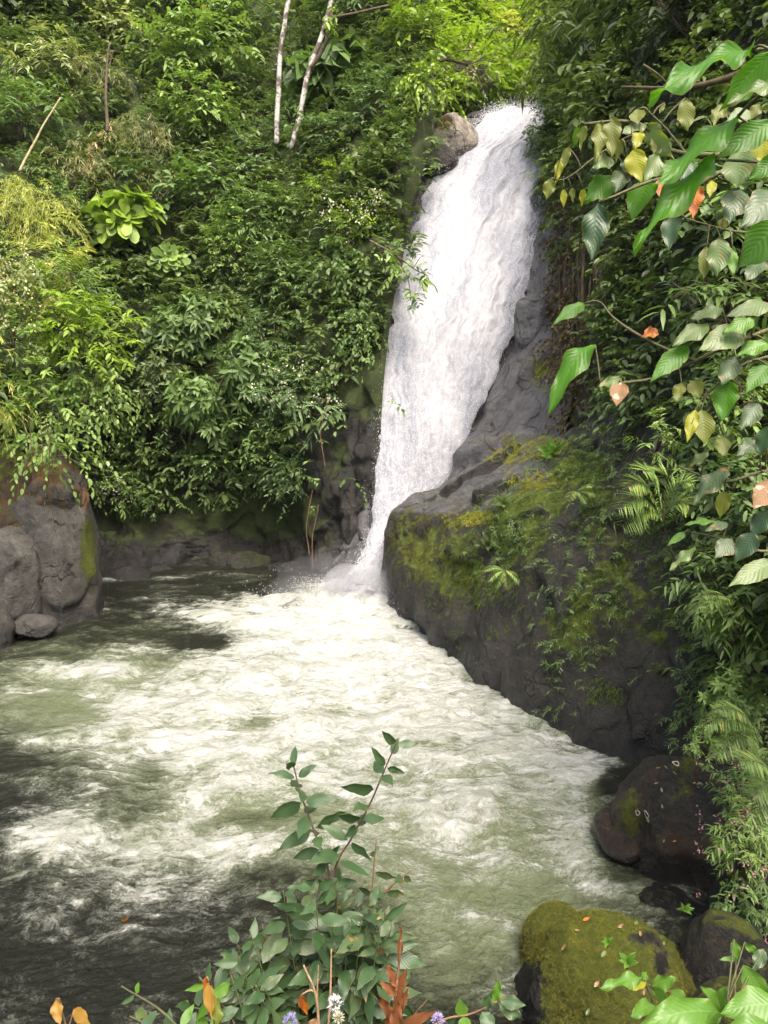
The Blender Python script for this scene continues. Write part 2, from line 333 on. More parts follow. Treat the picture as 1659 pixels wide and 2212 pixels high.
def l_earth(g, n, u, v): return .08 + .38 * blob(u, v, 400, 1130, 190, 60) + .3 * blob(u, v, 560, 1020, 50, 120) - .5 * blob(u, v, 770, 1050, 70, 200)
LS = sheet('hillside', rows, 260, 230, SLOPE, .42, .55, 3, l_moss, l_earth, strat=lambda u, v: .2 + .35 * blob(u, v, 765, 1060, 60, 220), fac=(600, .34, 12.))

# bed of the fall and the smooth slab beside it
FALL = [(1310, 728, 838, 20.4), (1285, 738, 832, 20.7), (1200, 781, 862, 21.5), (1080, 806, 940, 22.3), (950, 812, 1003, 23.), (800, 820, 1076, 24.), (650, 850, 1132, 25.), (500, 888, 1176, 26.2), (380, 934, 1202, 27.3), (300, 994, 1214, 28.2), (262, 1040, 1218, 29.)]
rows = []
slab = {1310: [(900, 1300, 20.2), (960, 1290, 19.8), (1010, 1280, 19.4)], 1285: [(910, 1250, 20.5), (980, 1230, 20), (1040, 1200, 19.5)], 1200: [(930, 1160, 21), (1010, 1140, 20.3), (1090, 1110, 19.5)],
        1080: [(968, 1050, 21.7), (1060, 1030, 20.4), (1160, 1010, 19)], 950: [(1020, 945, 22.7), (1105, 930, 21.4), (1230, 890, 19.6)], 800: [(1090, 797, 23.6), (1130, 790, 22.8), (1225, 770, 21.3)],
        650: [(1133, 650, 24.8), (1160, 645, 24.1), (1225, 630, 23)], 500: [(1163, 500, 25.9), (1185, 500, 25.2), (1240, 485, 24.3)], 380: [(1180, 380, 27), (1200, 375, 26.4), (1250, 365, 25.6)],
        300: [(1190, 300, 28), (1205, 290, 27.6), (1260, 280, 26.8)], 262: [(1196, 255, 28.8), (1212, 248, 28.4), (1270, 240, 27.6)]}
for v, l, r, Y in FALL:
    rows.append([P(l - 70, v, Y + 1.2), P(l - 6, v, Y + .35), P((l + r) / 2, v, Y + .35), P(r + 2, v, Y + .25)] + [P(*a) for a in slab[v]])
lip = rows[-1]
rows.append([p + np.array([0, 5., -.15]) for p in lip]); rows.append([p + np.array([.5, 16., .3]) for p in lip])
def s_moss(g, n, u, v):
    return -.25 + .9 * blob(u, v, 1170, 800, 40, 50) + .75 * blob(u, v, 1130, 955, 110, 22) + .25 * blob(u, v, 1060, 985, 70, 20) + .5 * fbm(g * 1.1, 3)
BED = sheet('riverbed', rows, 220, 130, ROCK_S, .1, .7, 11, s_moss, lambda g, n, u, v: -.3 + .8 * blob(u, v, 1190, 920, 40, 20), strat=.04, fac=(70, .3, 5.))

# the great boulder wall on the right of the pool
bw = [[(815, 1287), (826, 1215, 20.2), (832, 1150, 20.25), (846, 1105, 20.5), (880, 1082, 21.1), (930, 1060, 22)],
      [(850, 1318), (862, 1235, 18.7), (880, 1160, 18.8), (905, 1108, 19.1), (935, 1080, 20.0), (970, 1045, 21.4)],
      [(905, 1368), (915, 1270, 17.3), (935, 1180, 17.5), (960, 1110, 18.), (985, 1072, 19.0), (1020, 1025, 20.6)],
      [(1000, 1440), (1005, 1310, 15.8), (1012, 1200, 16.2), (1030, 1115, 16.9), (1060, 1055, 18.), (1090, 995, 19.9)],
      [(1100, 1508), (1105, 1370, 14.2), (1110, 1220, 14.8), (1120, 1120, 15.5), (1140, 1040, 16.9), (1160, 965, 18.9)],
      [(1212, 1578), (1215, 1400, 12.9), (1215, 1230, 13.5), (1220, 1100, 14.4), (1228, 1010, 15.6), (1240, 925, 17.4)],
      [(1340, 1652), (1340, 1450, 11.9), (1340, 1250, 12.6), (1335, 1090, 13.6), (1330, 960, 14.8), (1330, 850, 16.2)],
      [(1470, 1705), (1475, 1500, 11.), (1480, 1300, 11.5), (1480, 1110, 12.3), (1475, 950, 13.), (1470, 800, 13.8)],
      [(1640, 1730), (1640, 1520, 10.1), (1640, 1320, 10.4), (1640, 1100, 10.9), (1640, 900, 11.5), (1640, 700, 12.2)],
      [(1900, 1760), (1900, 1520, 9.3), (1900, 1320, 9.6), (1900, 1100, 10), (1900, 900, 10.6), (1900, 700, 11.2)]]
cols = []
for c in bw:
    q = PW(*c[0]); cols.append([q + np.array([.12, .12, -1.2]), q] + [P(*a) for a in c[1:]])
rows = np.swapaxes(np.array(cols), 0, 1)
def b_moss(g, n, u, v):
    m = .05 + .35 * n[..., 2] + .35 * fbm(g * .8 + 3, 4)
    m = m + .3 * blob(u, v, 900, 1190, 80, 90) + .42 * blob(u, v, 1040, 1240, 130, 110) + .4 * blob(u, v, 1120, 1090, 70, 50) + .55 * blob(u, v, 1240, 1400, 50, 110) + .45 * blob(u, v, 1360, 1280, 120, 120) + .35 * blob(u, v, 1270, 1030, 80, 80)
    return m + .22 * fbm(g * 2.6 + 7, 4) - .7 * sst(1230, 1400, v - (u - 830) * .42) - .5 * blob(u, v, 960, 1085, 60, 22) - .6 * blob(u, v, 1090, 1030, 60, 20)
def b_earth(g, n, u, v): return -.05 + .5 * blob(u, v, 1000, 1180, 70, 50) + .5 * blob(u, v, 1200, 1040, 45, 30) + .2 * fbm(g, 2) + .3 * blob(u, v, 1300, 1250, 200, 120)
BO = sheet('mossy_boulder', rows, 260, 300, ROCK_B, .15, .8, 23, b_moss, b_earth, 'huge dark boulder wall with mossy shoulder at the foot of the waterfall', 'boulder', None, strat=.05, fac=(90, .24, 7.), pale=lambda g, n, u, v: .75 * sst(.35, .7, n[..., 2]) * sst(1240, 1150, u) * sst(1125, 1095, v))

# right hillside and the far valley above the lip
ru = [1196, 1270, 1400, 1550, 1750, 2300]
rv = [(1500, [21.5, 18.6, 15, 11.5, 8.2, 4.2]), (1150, [21.5, 18.2, 15, 12, 8.8, 4.6]), (980, [21.2, 18, 14.9, 12.4, 9.2, 4.9]), (850, [21.8, 19, 15.3, 12.6, 9.6, 5.2]), (680, [23.6, 20.2, 16.2, 13, 10, 5.6]),
      (500, [25.6, 22, 17.3, 13.8, 10.5, 6]), (320, [28, 24, 18.5, 14.8, 11.3, 6.6]), (120, [33, 27, 20.5, 16.5, 12.8, 7.6]), (-150, [40, 32, 24, 19.5, 15, 9]), (-600, [55, 45, 34, 28, 22, 14])]
rows = [[P(u + (20 if k == 0 and v > 450 else 0), v, y) for k, (u, y) in enumerate(zip(ru, ys))] for v, ys in rv]
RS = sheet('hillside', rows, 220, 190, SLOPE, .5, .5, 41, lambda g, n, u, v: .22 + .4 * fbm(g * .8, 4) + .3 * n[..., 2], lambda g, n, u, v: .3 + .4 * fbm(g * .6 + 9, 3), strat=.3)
rows = [[P(u, 1000, y) for u, y in ((700, 60), (950, 62), (1100, 66), (1250, 60), (1500, 50))], [P(u, 262, y) for u, y in ((700, 47), (960, 40), (1100, 46), (1230, 41), (1500, 40))],
        [P(u, 200, y) for u, y in ((700, 48), (960, 42), (1110, 52), (1230, 43), (1500, 42))], [P(u, 60, y) for u, y in ((700, 54), (960, 50), (1110, 60), (1230, 50), (1500, 48))],
        [P(u, -150, y) for u, y in ((700, 66), (960, 64), (1110, 74), (1230, 64), (1500, 60))], [P(u, -600, y) for u, y in ((700, 95), (960, 95), (1110, 100), (1230, 95), (1500, 90))]]
FS = sheet('hills', rows, 110, 110, SOIL, 1.2, .2, 61, lambda g, n, u, v: .4 + 0 * u)
# the bank the photographer stands on, and ground under everything
rows = []
for y, z in ((-14, 7.), (-6, 5.2), (0, 4.35), (1.0, 4.0), (2.2, 2.75), (3.4, 1.2), (4.6, -.3), (5.6, -1.3)):
    rows.append([(x, y + .12 * x if x > 0 else y, z + (.5 * max(0, x - 2.5) if y < 3 else .25 * max(0, x - 3))) for x in (-14, -7, -3, 0, 2, 4.2, 6)])
BK = sheet('bank', rows, 90, 90, SOIL, .15, .9, 71, lambda g, n, u, v: .4 + 0 * u)
mb = MB(); mb.add([(-900, -900, -1.25), (900, -900, -1.25), (900, 900, -1.25), (-900, 900, -1.25)], [0, 1, 2, 3], [4]); tag(mb.build('ground', SOIL), kind='structure')

# ------------------------------------------------------------------ water of the pool
def water_mat():
    M = NT('river_water'); gp = M.n('NewGeometry').outputs['Position']
    den = M.attr('foam'); gr = M.attr('green')
    warp = M.n('VectorMath', [M.n('TexNoise', {'Vector': gp, 'Scale': .55, 'Detail': 3.}).outputs[1], (.5, .5, .5)], operation='SUBTRACT')
    wv = M.n('VectorMath', [warp.outputs[0], (1.3, 1.3, 0)], operation='MULTIPLY'); q = M.n('VectorMath', [gp, wv.outputs[0]], operation='ADD').outputs[0]
    qs = M.n('Mapping', {'Vector': q, 'Scale': (.75, 1.5, 1)}).outputs[0]
    f1 = M.tex(qs, 1.0, 9, .66, .35); f2 = M.tex(qs, 5., 7, .74, .5); f3 = M.tex(gp, 24, 6, .8, .2)
    ridg = M.math('SUBTRACT', 1., M.math('MULTIPLY', M.math('ABSOLUTE', M.math('SUBTRACT', M.tex(qs, 1.9, 8, .66, .7), .5)), 7.), True)
    ridg2 = M.math('SUBTRACT', 1., M.math('MULTIPLY', M.math('ABSOLUTE', M.math('SUBTRACT', M.tex(qs, 4.2, 6, .68, .5), .5)), 7.), True)
    e = M.math('ADD', M.math('MULTIPLY', M.math('SUBTRACT', f1, .5), 1.5), M.math('MULTIPLY', M.math('SUBTRACT', f2, .5), 1.0))
    e = M.math('ADD', e, M.math('MULTIPLY', M.math('SUBTRACT', f3, .5), .75)); e = M.math('ADD', e, M.attr('crest'))
    lace = M.math('ADD', M.math('MULTIPLY', ridg, .3), M.math('MULTIPLY', ridg2, .24))
    lace = M.math('MULTIPLY', lace, M.mapr(den, .0, .35))
    foam = M.mapr(M.math('ADD', M.math('ADD', den, M.math('MULTIPLY', e, 1.15)), lace), .42, 1.1)
    fil = M.math('SUBTRACT', 1., M.math('MULTIPLY', M.math('ABSOLUTE', M.math('SUBTRACT', M.tex(qs, 7., 7, .72, .6), .5)), 9.), True)
    fil = M.math('MULTIPLY', M.math('MULTIPLY', fil, fil), M.math('MULTIPLY', M.mapr(M.math('ADD', den, M.math('MULTIPLY', e, .5)), .05, .5), .75))
    foam = M.math('MAXIMUM', foam, fil)
    gn = M.mapr(M.math('ADD', gr, M.math('MULTIPLY', e, .55)), .12, .85)
    col = M.mix(gn, (.011, .0125, .007), (.135, .16, .085)); col = M.mix(foam, col, M.ramp(M.math('ADD', M.math('MULTIPLY', M.math('SUBTRACT', den, .55), .16), M.math('ADD', M.math('MULTIPLY', f2, .6), M.math('MULTIPLY', f1, .4))), [(.36, (.26, .29, .21)), (.5, (.44, .46, .4)), (.6, (.66, .67, .64))]))
    rough = M.math('ADD', .035, M.math('MULTIPLY', M.math('MAXIMUM', foam, M.math('MULTIPLY', gn, .4)), .5))
    r1 = M.tex(M.n('Mapping', {'Vector': q, 'Scale': (1, 1.6, 1)}).outputs[0], 6, 6, .66, .5); r2 = M.tex(gp, 24, 5, .65, .3)
    b = M.bump(r1, 1., .13); b = M.bump(r2, .9, .04, b); b = M.bump(M.math('ADD', f2, f3), M.math('MULTIPLY', foam, .6), .07, b)
    return M.end(M.n('BsdfPrincipled', {'Base Color': col, 'Roughness': rough, 'IOR': 1.33, 'Specular IOR Level': .5, 'Normal': b}))
WATER = water_mat()
FOAM = [(770, 1290, 70, 40, 1.3), (700, 1330, 140, 40, 1.1), (820, 1370, 130, 60, 1.), (640, 1370, 160, 45, .85), (500, 1328, 120, 24, .6), (900, 1440, 150, 65, .85), (700, 1450, 200, 60, .75), (540, 1470, 180, 60, .6), (1000, 1530, 140, 65, .7), (800, 1560, 200, 65, .62), (1150, 1610, 120, 50, .7), (1240, 1660, 80, 40, .6), (560, 1570, 200, 60, .55),
        (390, 1540, 130, 50, .5), (310, 1610, 120, 50, .36), (900, 1650, 170, 60, .45), (170, 1445, 120, 20, .45), (60, 1490, 80, 22, .26), (260, 1500, 110, 30, .32), (430, 1640, 140, 50, .5), (600, 1690, 140, 50, .5), (400, 1760, 130, 60, .42), (210, 1825, 130, 55, .4), (80, 1790, 90, 50, .3), (280, 1900, 120, 70, .3), (150, 1950, 160, 80, .14), (420, 1960, 160, 80, .12), (1100, 1720, 140, 60, .4), (1240, 1760, 70, 70, .36), (1150, 1870, 130, 50, .3), (1000, 1790, 140, 70, .36), (720, 1620, 160, 55, .45), (500, 1830, 130, 55, .34),
        (120, 1600, 120, 50, .16), (180, 1700, 140, 50, .2), (330, 1400, 120, 22, .25), (1290, 1650, 50, 24, .6), (1300, 1925, 50, 22, .35), (1260, 1850, 60, 60, .28), (1080, 2150, 70, 60, .25), (1000, 2000, 140, 90, .2), (230, 1252, 40, 6, .4), (350, 1250, 60, 6, .25), (330, 1300, 80, 22, .16), (215, 1315, 30, 12, .45), (820, 1800, 160, 90, .3)]
GREEN = [(800, 1480, 460, 160, .75), (900, 1750, 400, 190, .72), (1100, 1900, 260, 160, .7), (450, 1600, 380, 160, .6), (160, 1500, 210, 90, .6), (200, 1840, 180, 80, .35), (1000, 2080, 190, 140, .45), (420, 1800, 190, 90, .4), (1200, 1690, 120, 100, .4)]
DARK = [(430, 1388, 75, 20, .5), (330, 1660, 60, 30, .3), (560, 1560, 40, 16, .5), (300, 1730, 80, 22, .25), (910, 1610, 60, 22, .35), (1335, 1780, 50, 90, .7), (1330, 1690, 40, 25, .4), (690, 1660, 40, 18, .25), (540, 1765, 60, 20, .3)]
nr_, nc_ = 760, 620                        # rows get closer together towards the camera
ys = np.concatenate([np.linspace(-5, 3.5, 20)[:-1], np.geomspace(3.5, 27.5, nr_)]); xs_ = np.linspace(-1, 1, nc_)
yy = np.repeat(ys[:, None], nc_, 1); xx = xs_[None] * (5 + .62 * np.maximum(yy, 0)) - .5
g = np.stack([xx, yy, 0 * xx], -1); u, v = proj(g)
den = sum(a * blob(u, v, x, y, rx, ry) for x, y, rx, ry, a in FOAM); den = 1 - np.exp(-den * 1.15)
grn = sum(a * blob(u, v, x, y, rx, ry) for x, y, rx, ry, a in GREEN)
dk = sum(a * blob(u, v, x, y, rx, ry) for x, y, rx, ry, a in DARK); front = yy > 3.2
den = np.where(front, np.clip(den - dk, 0, 1.3), 0); grn = np.where(front, np.clip(grn - dk * .9, 0, 1), 0)
imp = np.exp(-((xx + 1.0) ** 2 + (yy - 20.3) ** 2) / 4.)
q = np.stack([xx, yy, 0 * xx], -1); wp = np.stack([noise(q * .6 + 3), noise(q * .6 + 8), 0 * xx], -1)
q = q + wp * .6
w1 = fbm(q * np.array([.8, 1.15, 1]), 4, .5); w2 = fbm(q * np.array([2.0, 2.8, 1]) + 7, 3, .55, True); near = sst(13, 7, yy)
wave = w1 * .17 + w2 * .06 + fbm(q * np.array([5, 7, 1]) + 9, 3, .6, True) * (.02 + .03 * near) + fbm(q * np.array([13, 17, 1]) + 19, 2) * .02 * near
crest = .45 * w1 + .3 * (w2 - .2)
wave = wave * (.55 + .8 * np.clip(den, 0, 1)) + imp * (.22 + .2 * fbm(q * 2.2, 3))
wave *= sst(27.5, 26.5, yy)
g[..., 2] = wave
mb = MB(); l, t = grid_faces(*g.shape[:2]); mb.add(g.reshape(-1, 3), l, t, foam=den.ravel(), green=grn.ravel(), crest=crest.ravel())
tag(mb.build('river_water', WATER), kind='structure')

# ------------------------------------------------------------------ the fall
def fall_mat():
    M = NT('white_water'); gp = M.n('NewGeometry').outputs['Position']
    s_ = M.attr('fs'); t_ = M.attr('ft')
    xy = M.n('CombineXYZ', [s_, t_, 0.]).outputs[0]
    st = M.n('Mapping', {'Vector': xy, 'Scale': (1, .22, 1)}).outputs[0]
    n1 = M.tex(st, 1.1, 6, .6, .5); n2 = M.tex(M.n('Mapping', {'Vector': xy, 'Scale': (1, .22, 1)}).outputs[0], 9, 7, .78, .3); n3 = M.tex(gp, 30, 5, .85)
    v = M.math('ADD', M.math('MULTIPLY', n1, .5), M.math('ADD', M.math('MULTIPLY', n2, .45), M.math('MULTIPLY', n3, .35)))
    thin = M.attr('thin')
    col = M.ramp(M.math('SUBTRACT', v, M.math('MULTIPLY', thin, .14)), [(.42, (.2, .215, .25)), (.56, (.36, .372, .41)), (.72, (.6, .6, .615))])
    col = M.mix(M.math('MULTIPLY', M.attr('tea'), M.mapr(n1, .4, .6)), col, (.42, .42, .34))
    hole = M.mapr(M.math('ADD', M.math('MULTIPLY', thin, 1.0), M.math('MULTIPLY', M.math('SUBTRACT', v, .65), -1.9)), .55, .85)
    b = M.bump(n2, .55, .07); b = M.bump(n3, .6, .035, b)
    p = M.n('BsdfPrincipled', {'Base Color': col, 'Roughness': .6, 'Specular IOR Level': .25, 'Normal': b})
    tl = M.n('BsdfTranslucent', {'Color': col})
    sh = M.n('MixShader', {0: .22, 1: p.outputs[0], 2: tl.outputs[0]})
    return M.end(M.n('MixShader', {0: hole, 1: sh.outputs[0], 2: M.n('BsdfTransparent').outputs[0]}))
FALLM = fall_mat()
L_ = curve([P(l, v, Y) for v, l, r, Y in FALL] + [P(1046, 250, 30.5), P(1050, 250, 36)], 520)
R_ = curve([P(r, v, Y - .1) for v, l, r, Y in FALL] + [P(1190, 246, 30.3), P(1196, 248, 36)], 520)
L_[:, 2] = np.where(np.arange(520) > 450, np.minimum(L_[:, 2], 15.05), L_[:, 2])
n = 520; m = 150; s = np.linspace(0, 1, m)[None, :]; tl = np.concatenate([[0], np.cumsum(np.linalg.norm(np.diff((L_ + R_) / 2, axis=0), axis=1))])[:, None]
wd = np.linalg.norm(R_ - L_, axis=1)[:, None]
eg = .12 * fbm(np.stack([tl[:, 0] * .9, 0 * tl[:, 0], 0 * tl[:, 0] + 4], -1), 4); eg2 = .12 * fbm(np.stack([tl[:, 0] * .9, 0 * tl[:, 0], 0 * tl[:, 0] + 14], -1), 4)
sv = (s - .5) * (1 + (eg + eg2)[:, None]) + .5 + (eg - eg2)[:, None] * .5
g = L_[:, None] * (1 - sv[..., None]) + R_[:, None] * sv[..., None]
nr = gnormal(g); nr = np.where(((nr * (np.array([0, 0, CH]) - g)).sum(-1) < 0)[..., None], -nr, nr)
sx = s * wd; q = np.stack([sx * 1.5, tl * .4 + 0 * s, 0 * sx], -1); q = q + .35 * np.stack([noise(q + 3), noise(q + 9), 0 * sx], -1)
prof = np.sqrt(np.clip(1 - (2 * s - 1) ** 2, 0, 1))
d = prof * .32 + .17 * fbm(q, 4, .55) * prof ** .5 + .05 * fbm(q * np.array([4, 2, 1]) + 40, 4, .6) * prof ** .5 + .035 * fbm(g * 6, 3, .6)
toe = np.exp(-(tl / 1.6) ** 2); d = d + toe * (.5 * prof + .2 * fbm(g * 1.8, 3))
g = g + nr * d[..., None]; g[..., 2] -= (1 - prof) * .1
tn = tl / tl[-1]
thin = sst(.72, 1., s) * sst(.12, .3, tn) * .36 + sst(.3, 0., s) * .22 + .3 * np.exp(-((s - .86) / .12) ** 2 - ((tn - .58) / .12) ** 2) + .12 + (.5 * (s < .012) + .5 * (s > .988))
mb = MB(); l, t = grid_faces(n, m)
mb.add(g.reshape(-1, 3), l, t, fs=(sx + .35 * noise(q * .5)).ravel(), ft=(tl + 0 * s).ravel(), thin=(thin + 0 * tl).ravel(), tea=(sst(.78, .9, tn) * .7 + 0 * s).ravel())
tag(mb.build('waterfall', FALLM), kind='structure')
FG = g
# flying drops along the edges, at the lip and where the fall hits the pool
def drops(cen, rad):
    N = len(cen); o = np.array([(0, 0, 1), (.94, 0, -.33), (-.47, .82, -.33), (-.47, -.82, -.33)])
    v = cen[:, None] + o[None] * rad[:, None, None] * np.array([1, 1, 1.8]); f = np.array([0, 1, 2, 0, 2, 3, 0, 3, 1, 1, 3, 2])
    return v.reshape(-1, 3), (f[None] + np.arange(N)[:, None] * 4).ravel(), np.full(N * 4, 3)
cs = []; rs = []
for k, N in ((0, 2600), (1, 4200)):
    i = R.integers(20, n - 60, N); j = np.clip((np.abs(R.normal(0, 9, N))).astype(int), 0, m - 1); j = j if k == 0 else m - 1 - j
    cs.append(g[i, j] + nr[i, j] * np.abs(R.normal(0, .22, N))[:, None] + R.normal(0, .1, (N, 3))); rs.append(R.uniform(.004, .012, N))
i = R.integers(30, n - 40, 16000); j = R.integers(4, m - 4, 16000); cs.append(g[i, j] + nr[i, j] * np.abs(R.normal(0, .14, 16000))[:, None]); rs.append(R.uniform(.004, .013, 16000))
N = 2600; i = R.integers(n - 120, n - 50, N); j = R.integers(0, m, N); cs.append(g[i, j] + np.abs(R.normal(0, .16, (N, 3))) * np.array([0, -.4, 1])); rs.append(R.uniform(.004, .012, N))
N = 9000; b0 = PW(775, 1290); a = R.uniform(0, 6.28, N); rr = np.abs(R.normal(0, 1.0, N)); cs.append(b0 + np.stack([np.cos(a) * rr * 1.2, np.sin(a) * rr - .3, .1 + np.abs(R.normal(0, .35, N)) * np.exp(-rr * .5)], -1)); rs.append(R.uniform(.004, .012, N))
mb = MB(); mb.add(*drops(np.concatenate(cs), np.concatenate(rs)))
M = NT('spray_white'); SPR = M.end(M.n('MixShader', {0: .4, 1: M.n('BsdfDiffuse', {'Color': (.85, .86, .88)}).outputs[0], 2: M.n('BsdfTranslucent', {'Color': (.85, .86, .88)}).outputs[0]}))
tag(mb.build('water_spray', SPR, smooth=False), kind='stuff', label='fine white spray flying off the edges of the waterfall', cat='spray')

def mist(label, u, v, Y, rad, dens):
    bm = bmesh.new(); bmesh.ops.create_icosphere(bm, subdivisions=4, radius=1); me = bpy.data.meshes.new('mist')
    c = P(u, v, Y)
    for x in bm.verts:
        a = np.array(x.co[:]); a = a * (1 + .25 * float(fbm(a[None] * 1.3 + u, 3)[0])) * np.array(rad); a[2] = max(a[2], -.25 - c[2]); x.co = a
    bm.to_mesh(me); bm.free(); o = bpy.data.objects.new('mist', me); COL.objects.link(o); o.location = c
    m = bpy.data.materials.new('mist'); m.use_nodes = True; t = m.node_tree; t.nodes.clear(); out = t.nodes.new('ShaderNodeOutputMaterial'); pv = t.nodes.new('ShaderNodeVolumePrincipled')
    pv.inputs['Color'].default_value = (.9, .92, .95, 1); pv.inputs['Density'].default_value = dens; t.links.new(pv.outputs[0], out.inputs['Volume']); me.materials.append(m)
    tag(o, label, 'mist', None, 'stuff')
mist('dense cloud of spray boiling up where the fall strikes the pool', 778, 1285, 20.2, (1.15, .9, .9), .9)
mist('thin veil of spray drifting over the pool below the fall', 780, 1285, 20.2, (2.6, 1.8, 1.2), .07)
# ------------------------------------------------------------------ plants of the slopes
def surf(S, u, v):
    c = (S['u'] - u) ** 2 + (S['v'] - v) ** 2; k = np.argsort(c.ravel())[:6]
    i = k[np.argmin(S['g'].reshape(-1, 3)[k, 1])]; return S['g'].reshape(-1, 3)[i], S['n'].reshape(-1, 3)[i]
def sample(S, N, keep=None):
    g = S['g']; a, b = g.shape[:2]
    cell = np.linalg.norm(np.cross(g[1:, :-1] - g[:-1, :-1], g[:-1, 1:] - g[:-1, :-1]), axis=-1); pr = cell.ravel() / cell.sum()
    k = R.choice(pr.size, N, p=pr); i, j = k // (b - 1), k % (b - 1); f, h = R.random((N, 1)), R.random((N, 1))
    p = g[i, j] * (1 - f) * (1 - h) + g[i + 1, j] * f * (1 - h) + g[i, j + 1] * (1 - f) * h + g[i + 1, j + 1] * f * h
    nr = S['n'][i, j]; u, v = proj(p); ok = (u > -330) & (u < 1990) & (v > -330) & (v < 2500)
    if keep is not None: ok &= R.random(N) < keep(p, nr, u, v)
    return p[ok], nr[ok]
def cover(name, label, S, N, kind, col, keep, scale=1., lift=.25, grav=.35, trans=.3):
    L, W, T_, st, tw, k, fo, dr = KIND[kind]; p, nr = sample(S, N, keep)
    hgt = (fbm(p * .9 + 5, 3) * .5 + .5)[:, None]
    d = nr * .7 + UP * .35 + R.normal(0, .45, p.shape)
    mb = MB(); r = np.clip(.5 + .6 * fbm(p * .6 + 50, 3) + R.normal(0, .12, len(p)), 0, 1)
    sprays(mb, p + nr * (lift * hgt * 2.2) + R.normal(0, .08, p.shape), d, tw * scale * R.uniform(.6, 1.2, len(p)), k, L * scale, W, T_, st, fo, dr, grav, r)
    return tag(mb.build(name, lm(col, trans)), label, 'undergrowth', None, 'stuff')
def shrub(name, label, cat, S, u, v, ru, rv, kind, col, dens=1., scale=1., out=.45, group=None, Y=None, stem=BARK, lean=(0, 0, 0), trans=.3, nb=6, face=True, extra=None, limbs=9, under=.0):
    if Y is None: c, nr = surf(S, u, v); Y = c[1]
    else: c = P(u, v, Y); nr = np.array([0, -.8, .6])
    L, W, T_, st, tw, k, fo, dr = KIND[kind]; scale *= R.uniform(.78, 1.35); L *= scale; tw *= scale
    rx, rz = px(Y, ru), px(Y, rv); ry = min(rx, rz, 1.6) * .8; c = c + nr * ry * out
    root = (surf(S, u, v + rv * .75)[0] if S is not None else c - UP * rz * .9) + np.array([0, .12, 0])
    e = empty(name, root, label, cat, group)
    bc = R.normal(0, 1, (nb, 3)); bc = unit(bc) * R.uniform(.3, .68, (nb, 1)); bc[0] = 0; br = R.uniform(.38, .62, nb); br[0] = .62
    n = max(12, int(dens * 4.6 * math.pi * rx * rz / (tw * L * 1.5 + .01)))
    b = R.integers(0, nb, n); dd = unit(R.normal(0, 1, (n, 3)) + np.array([0, -.45 if face else 0, .35]))
    q = bc[b] + dd * (br[b] * R.uniform(.55, 1.1, n))[:, None]
    p = c + q * np.array([rx, ry, rz]); d = dd * np.array([1, 1, .8]) + UP * .25 + np.array(lean) + R.normal(0, .25, (n, 3))
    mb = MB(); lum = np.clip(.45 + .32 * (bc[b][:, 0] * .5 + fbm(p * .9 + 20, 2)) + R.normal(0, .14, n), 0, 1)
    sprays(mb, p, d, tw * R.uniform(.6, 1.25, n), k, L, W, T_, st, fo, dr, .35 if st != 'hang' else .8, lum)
    mb.build('foliage', lm(col, trans), e)
    ms = MB(); tip = c + bc[0] * 0 - UP * rz * .15
    tube(ms, curve([root, (root + tip) / 2 + R.normal(0, .06, 3), tip], 6), (max(.018, rx * .035), .012), 6)
    for i in R.choice(n, min(limbs, n), False): tube(ms, curve([root * .55 + tip * .45, (tip + p[i]) / 2 + R.normal(0, .1, 3), p[i] + d[i] * tw * .3], 7), (.016, .006), 5)
    ms.build('branches', stem, e)
    if extra: extra(e, c, (rx, ry, rz), p, dd)
    return e
def flowers(col, n, r, name='blossom'):
    def f(e, c, rad, p, dd):
        mb = MB(); i = R.choice(len(p), min(n, len(p)), False); q = p[i] + dd[i] * .3
        for a in q:
            m_ = 9; o = a + R.normal(0, r * 1.6, (m_, 3)); mb_d = unit(R.normal(0, 1, (m_, 3)) + np.array([0, -.6, .5]))
            leaves(mb, o, mb_d, R.normal(0, 1, (m_, 3)), r * 1.5, .9, 'diamond', .2, .1)
        mb.build(name, leaf_mat(*col, trans=.3, rough=.6), e)
    return f
WHITE = ((.5, .5, .4), (.75, .74, .62)); PINK = ((.4, .16, .22), (.62, .34, .4)); LILAC = ((.42, .36, .6), (.7, .66, .8))
rockline = lambda p: .0
def lrock(p, n, u, v): # share of the left slope that is bare: the rock by the water and beside the fall
    lo = 1060 + 50 * fbm(p * .5 + 2, 2)
    lo = np.where(u > 690, 900 - (u - 690) * 1.4, lo); lo = np.where((u > 430) & (u <= 690), 1090 - (u - 430) * .15, lo)
    return sst(30, -60, v - lo) * (1 - np.clip(1.7 * blob(u, v, 222, 960, 42, 110), 0, 1))
cover('undergrowth', 'dark broad-leaved undergrowth matting the steep slope left of the fall', LS, 42000, 'broad', 'deep', lambda p, n, u, v: lrock(p, n, u, v) * (.25 + .65 * sst(-.15, .1, fbm(p * .45 + 61, 2))), 1.1, .35)
cover('undergrowth', 'fine mid-green undergrowth between the shrubs of the left slope', LS, 48000, 'fine', 'mid', lambda p, n, u, v: lrock(p, n, u, v) * sst(-.1, .25, fbm(p * .35 + 8, 3)), lift=.4)
cover('undergrowth', 'feathery blue-green undergrowth in drifts on the left slope', LS, 40000, 'feather', 'blue', lambda p, n, u, v: lrock(p, n, u, v) * sst(.05, .3, fbm(p * .4 + 28, 3)), 1.2, .4)
cover('undergrowth', 'creepers hanging over the rim of the bare rock left of the pool', LS, 16000, 'vine', 'mid', lambda p, n, u, v: .8 * blob(u, v, 450, 1010, 250, 70) * (v < 1120) * (1 - blob(u, v, 215, 980, 60, 120)) + .5 * blob(u, v, 740, 780, 60, 160), .8, .3)
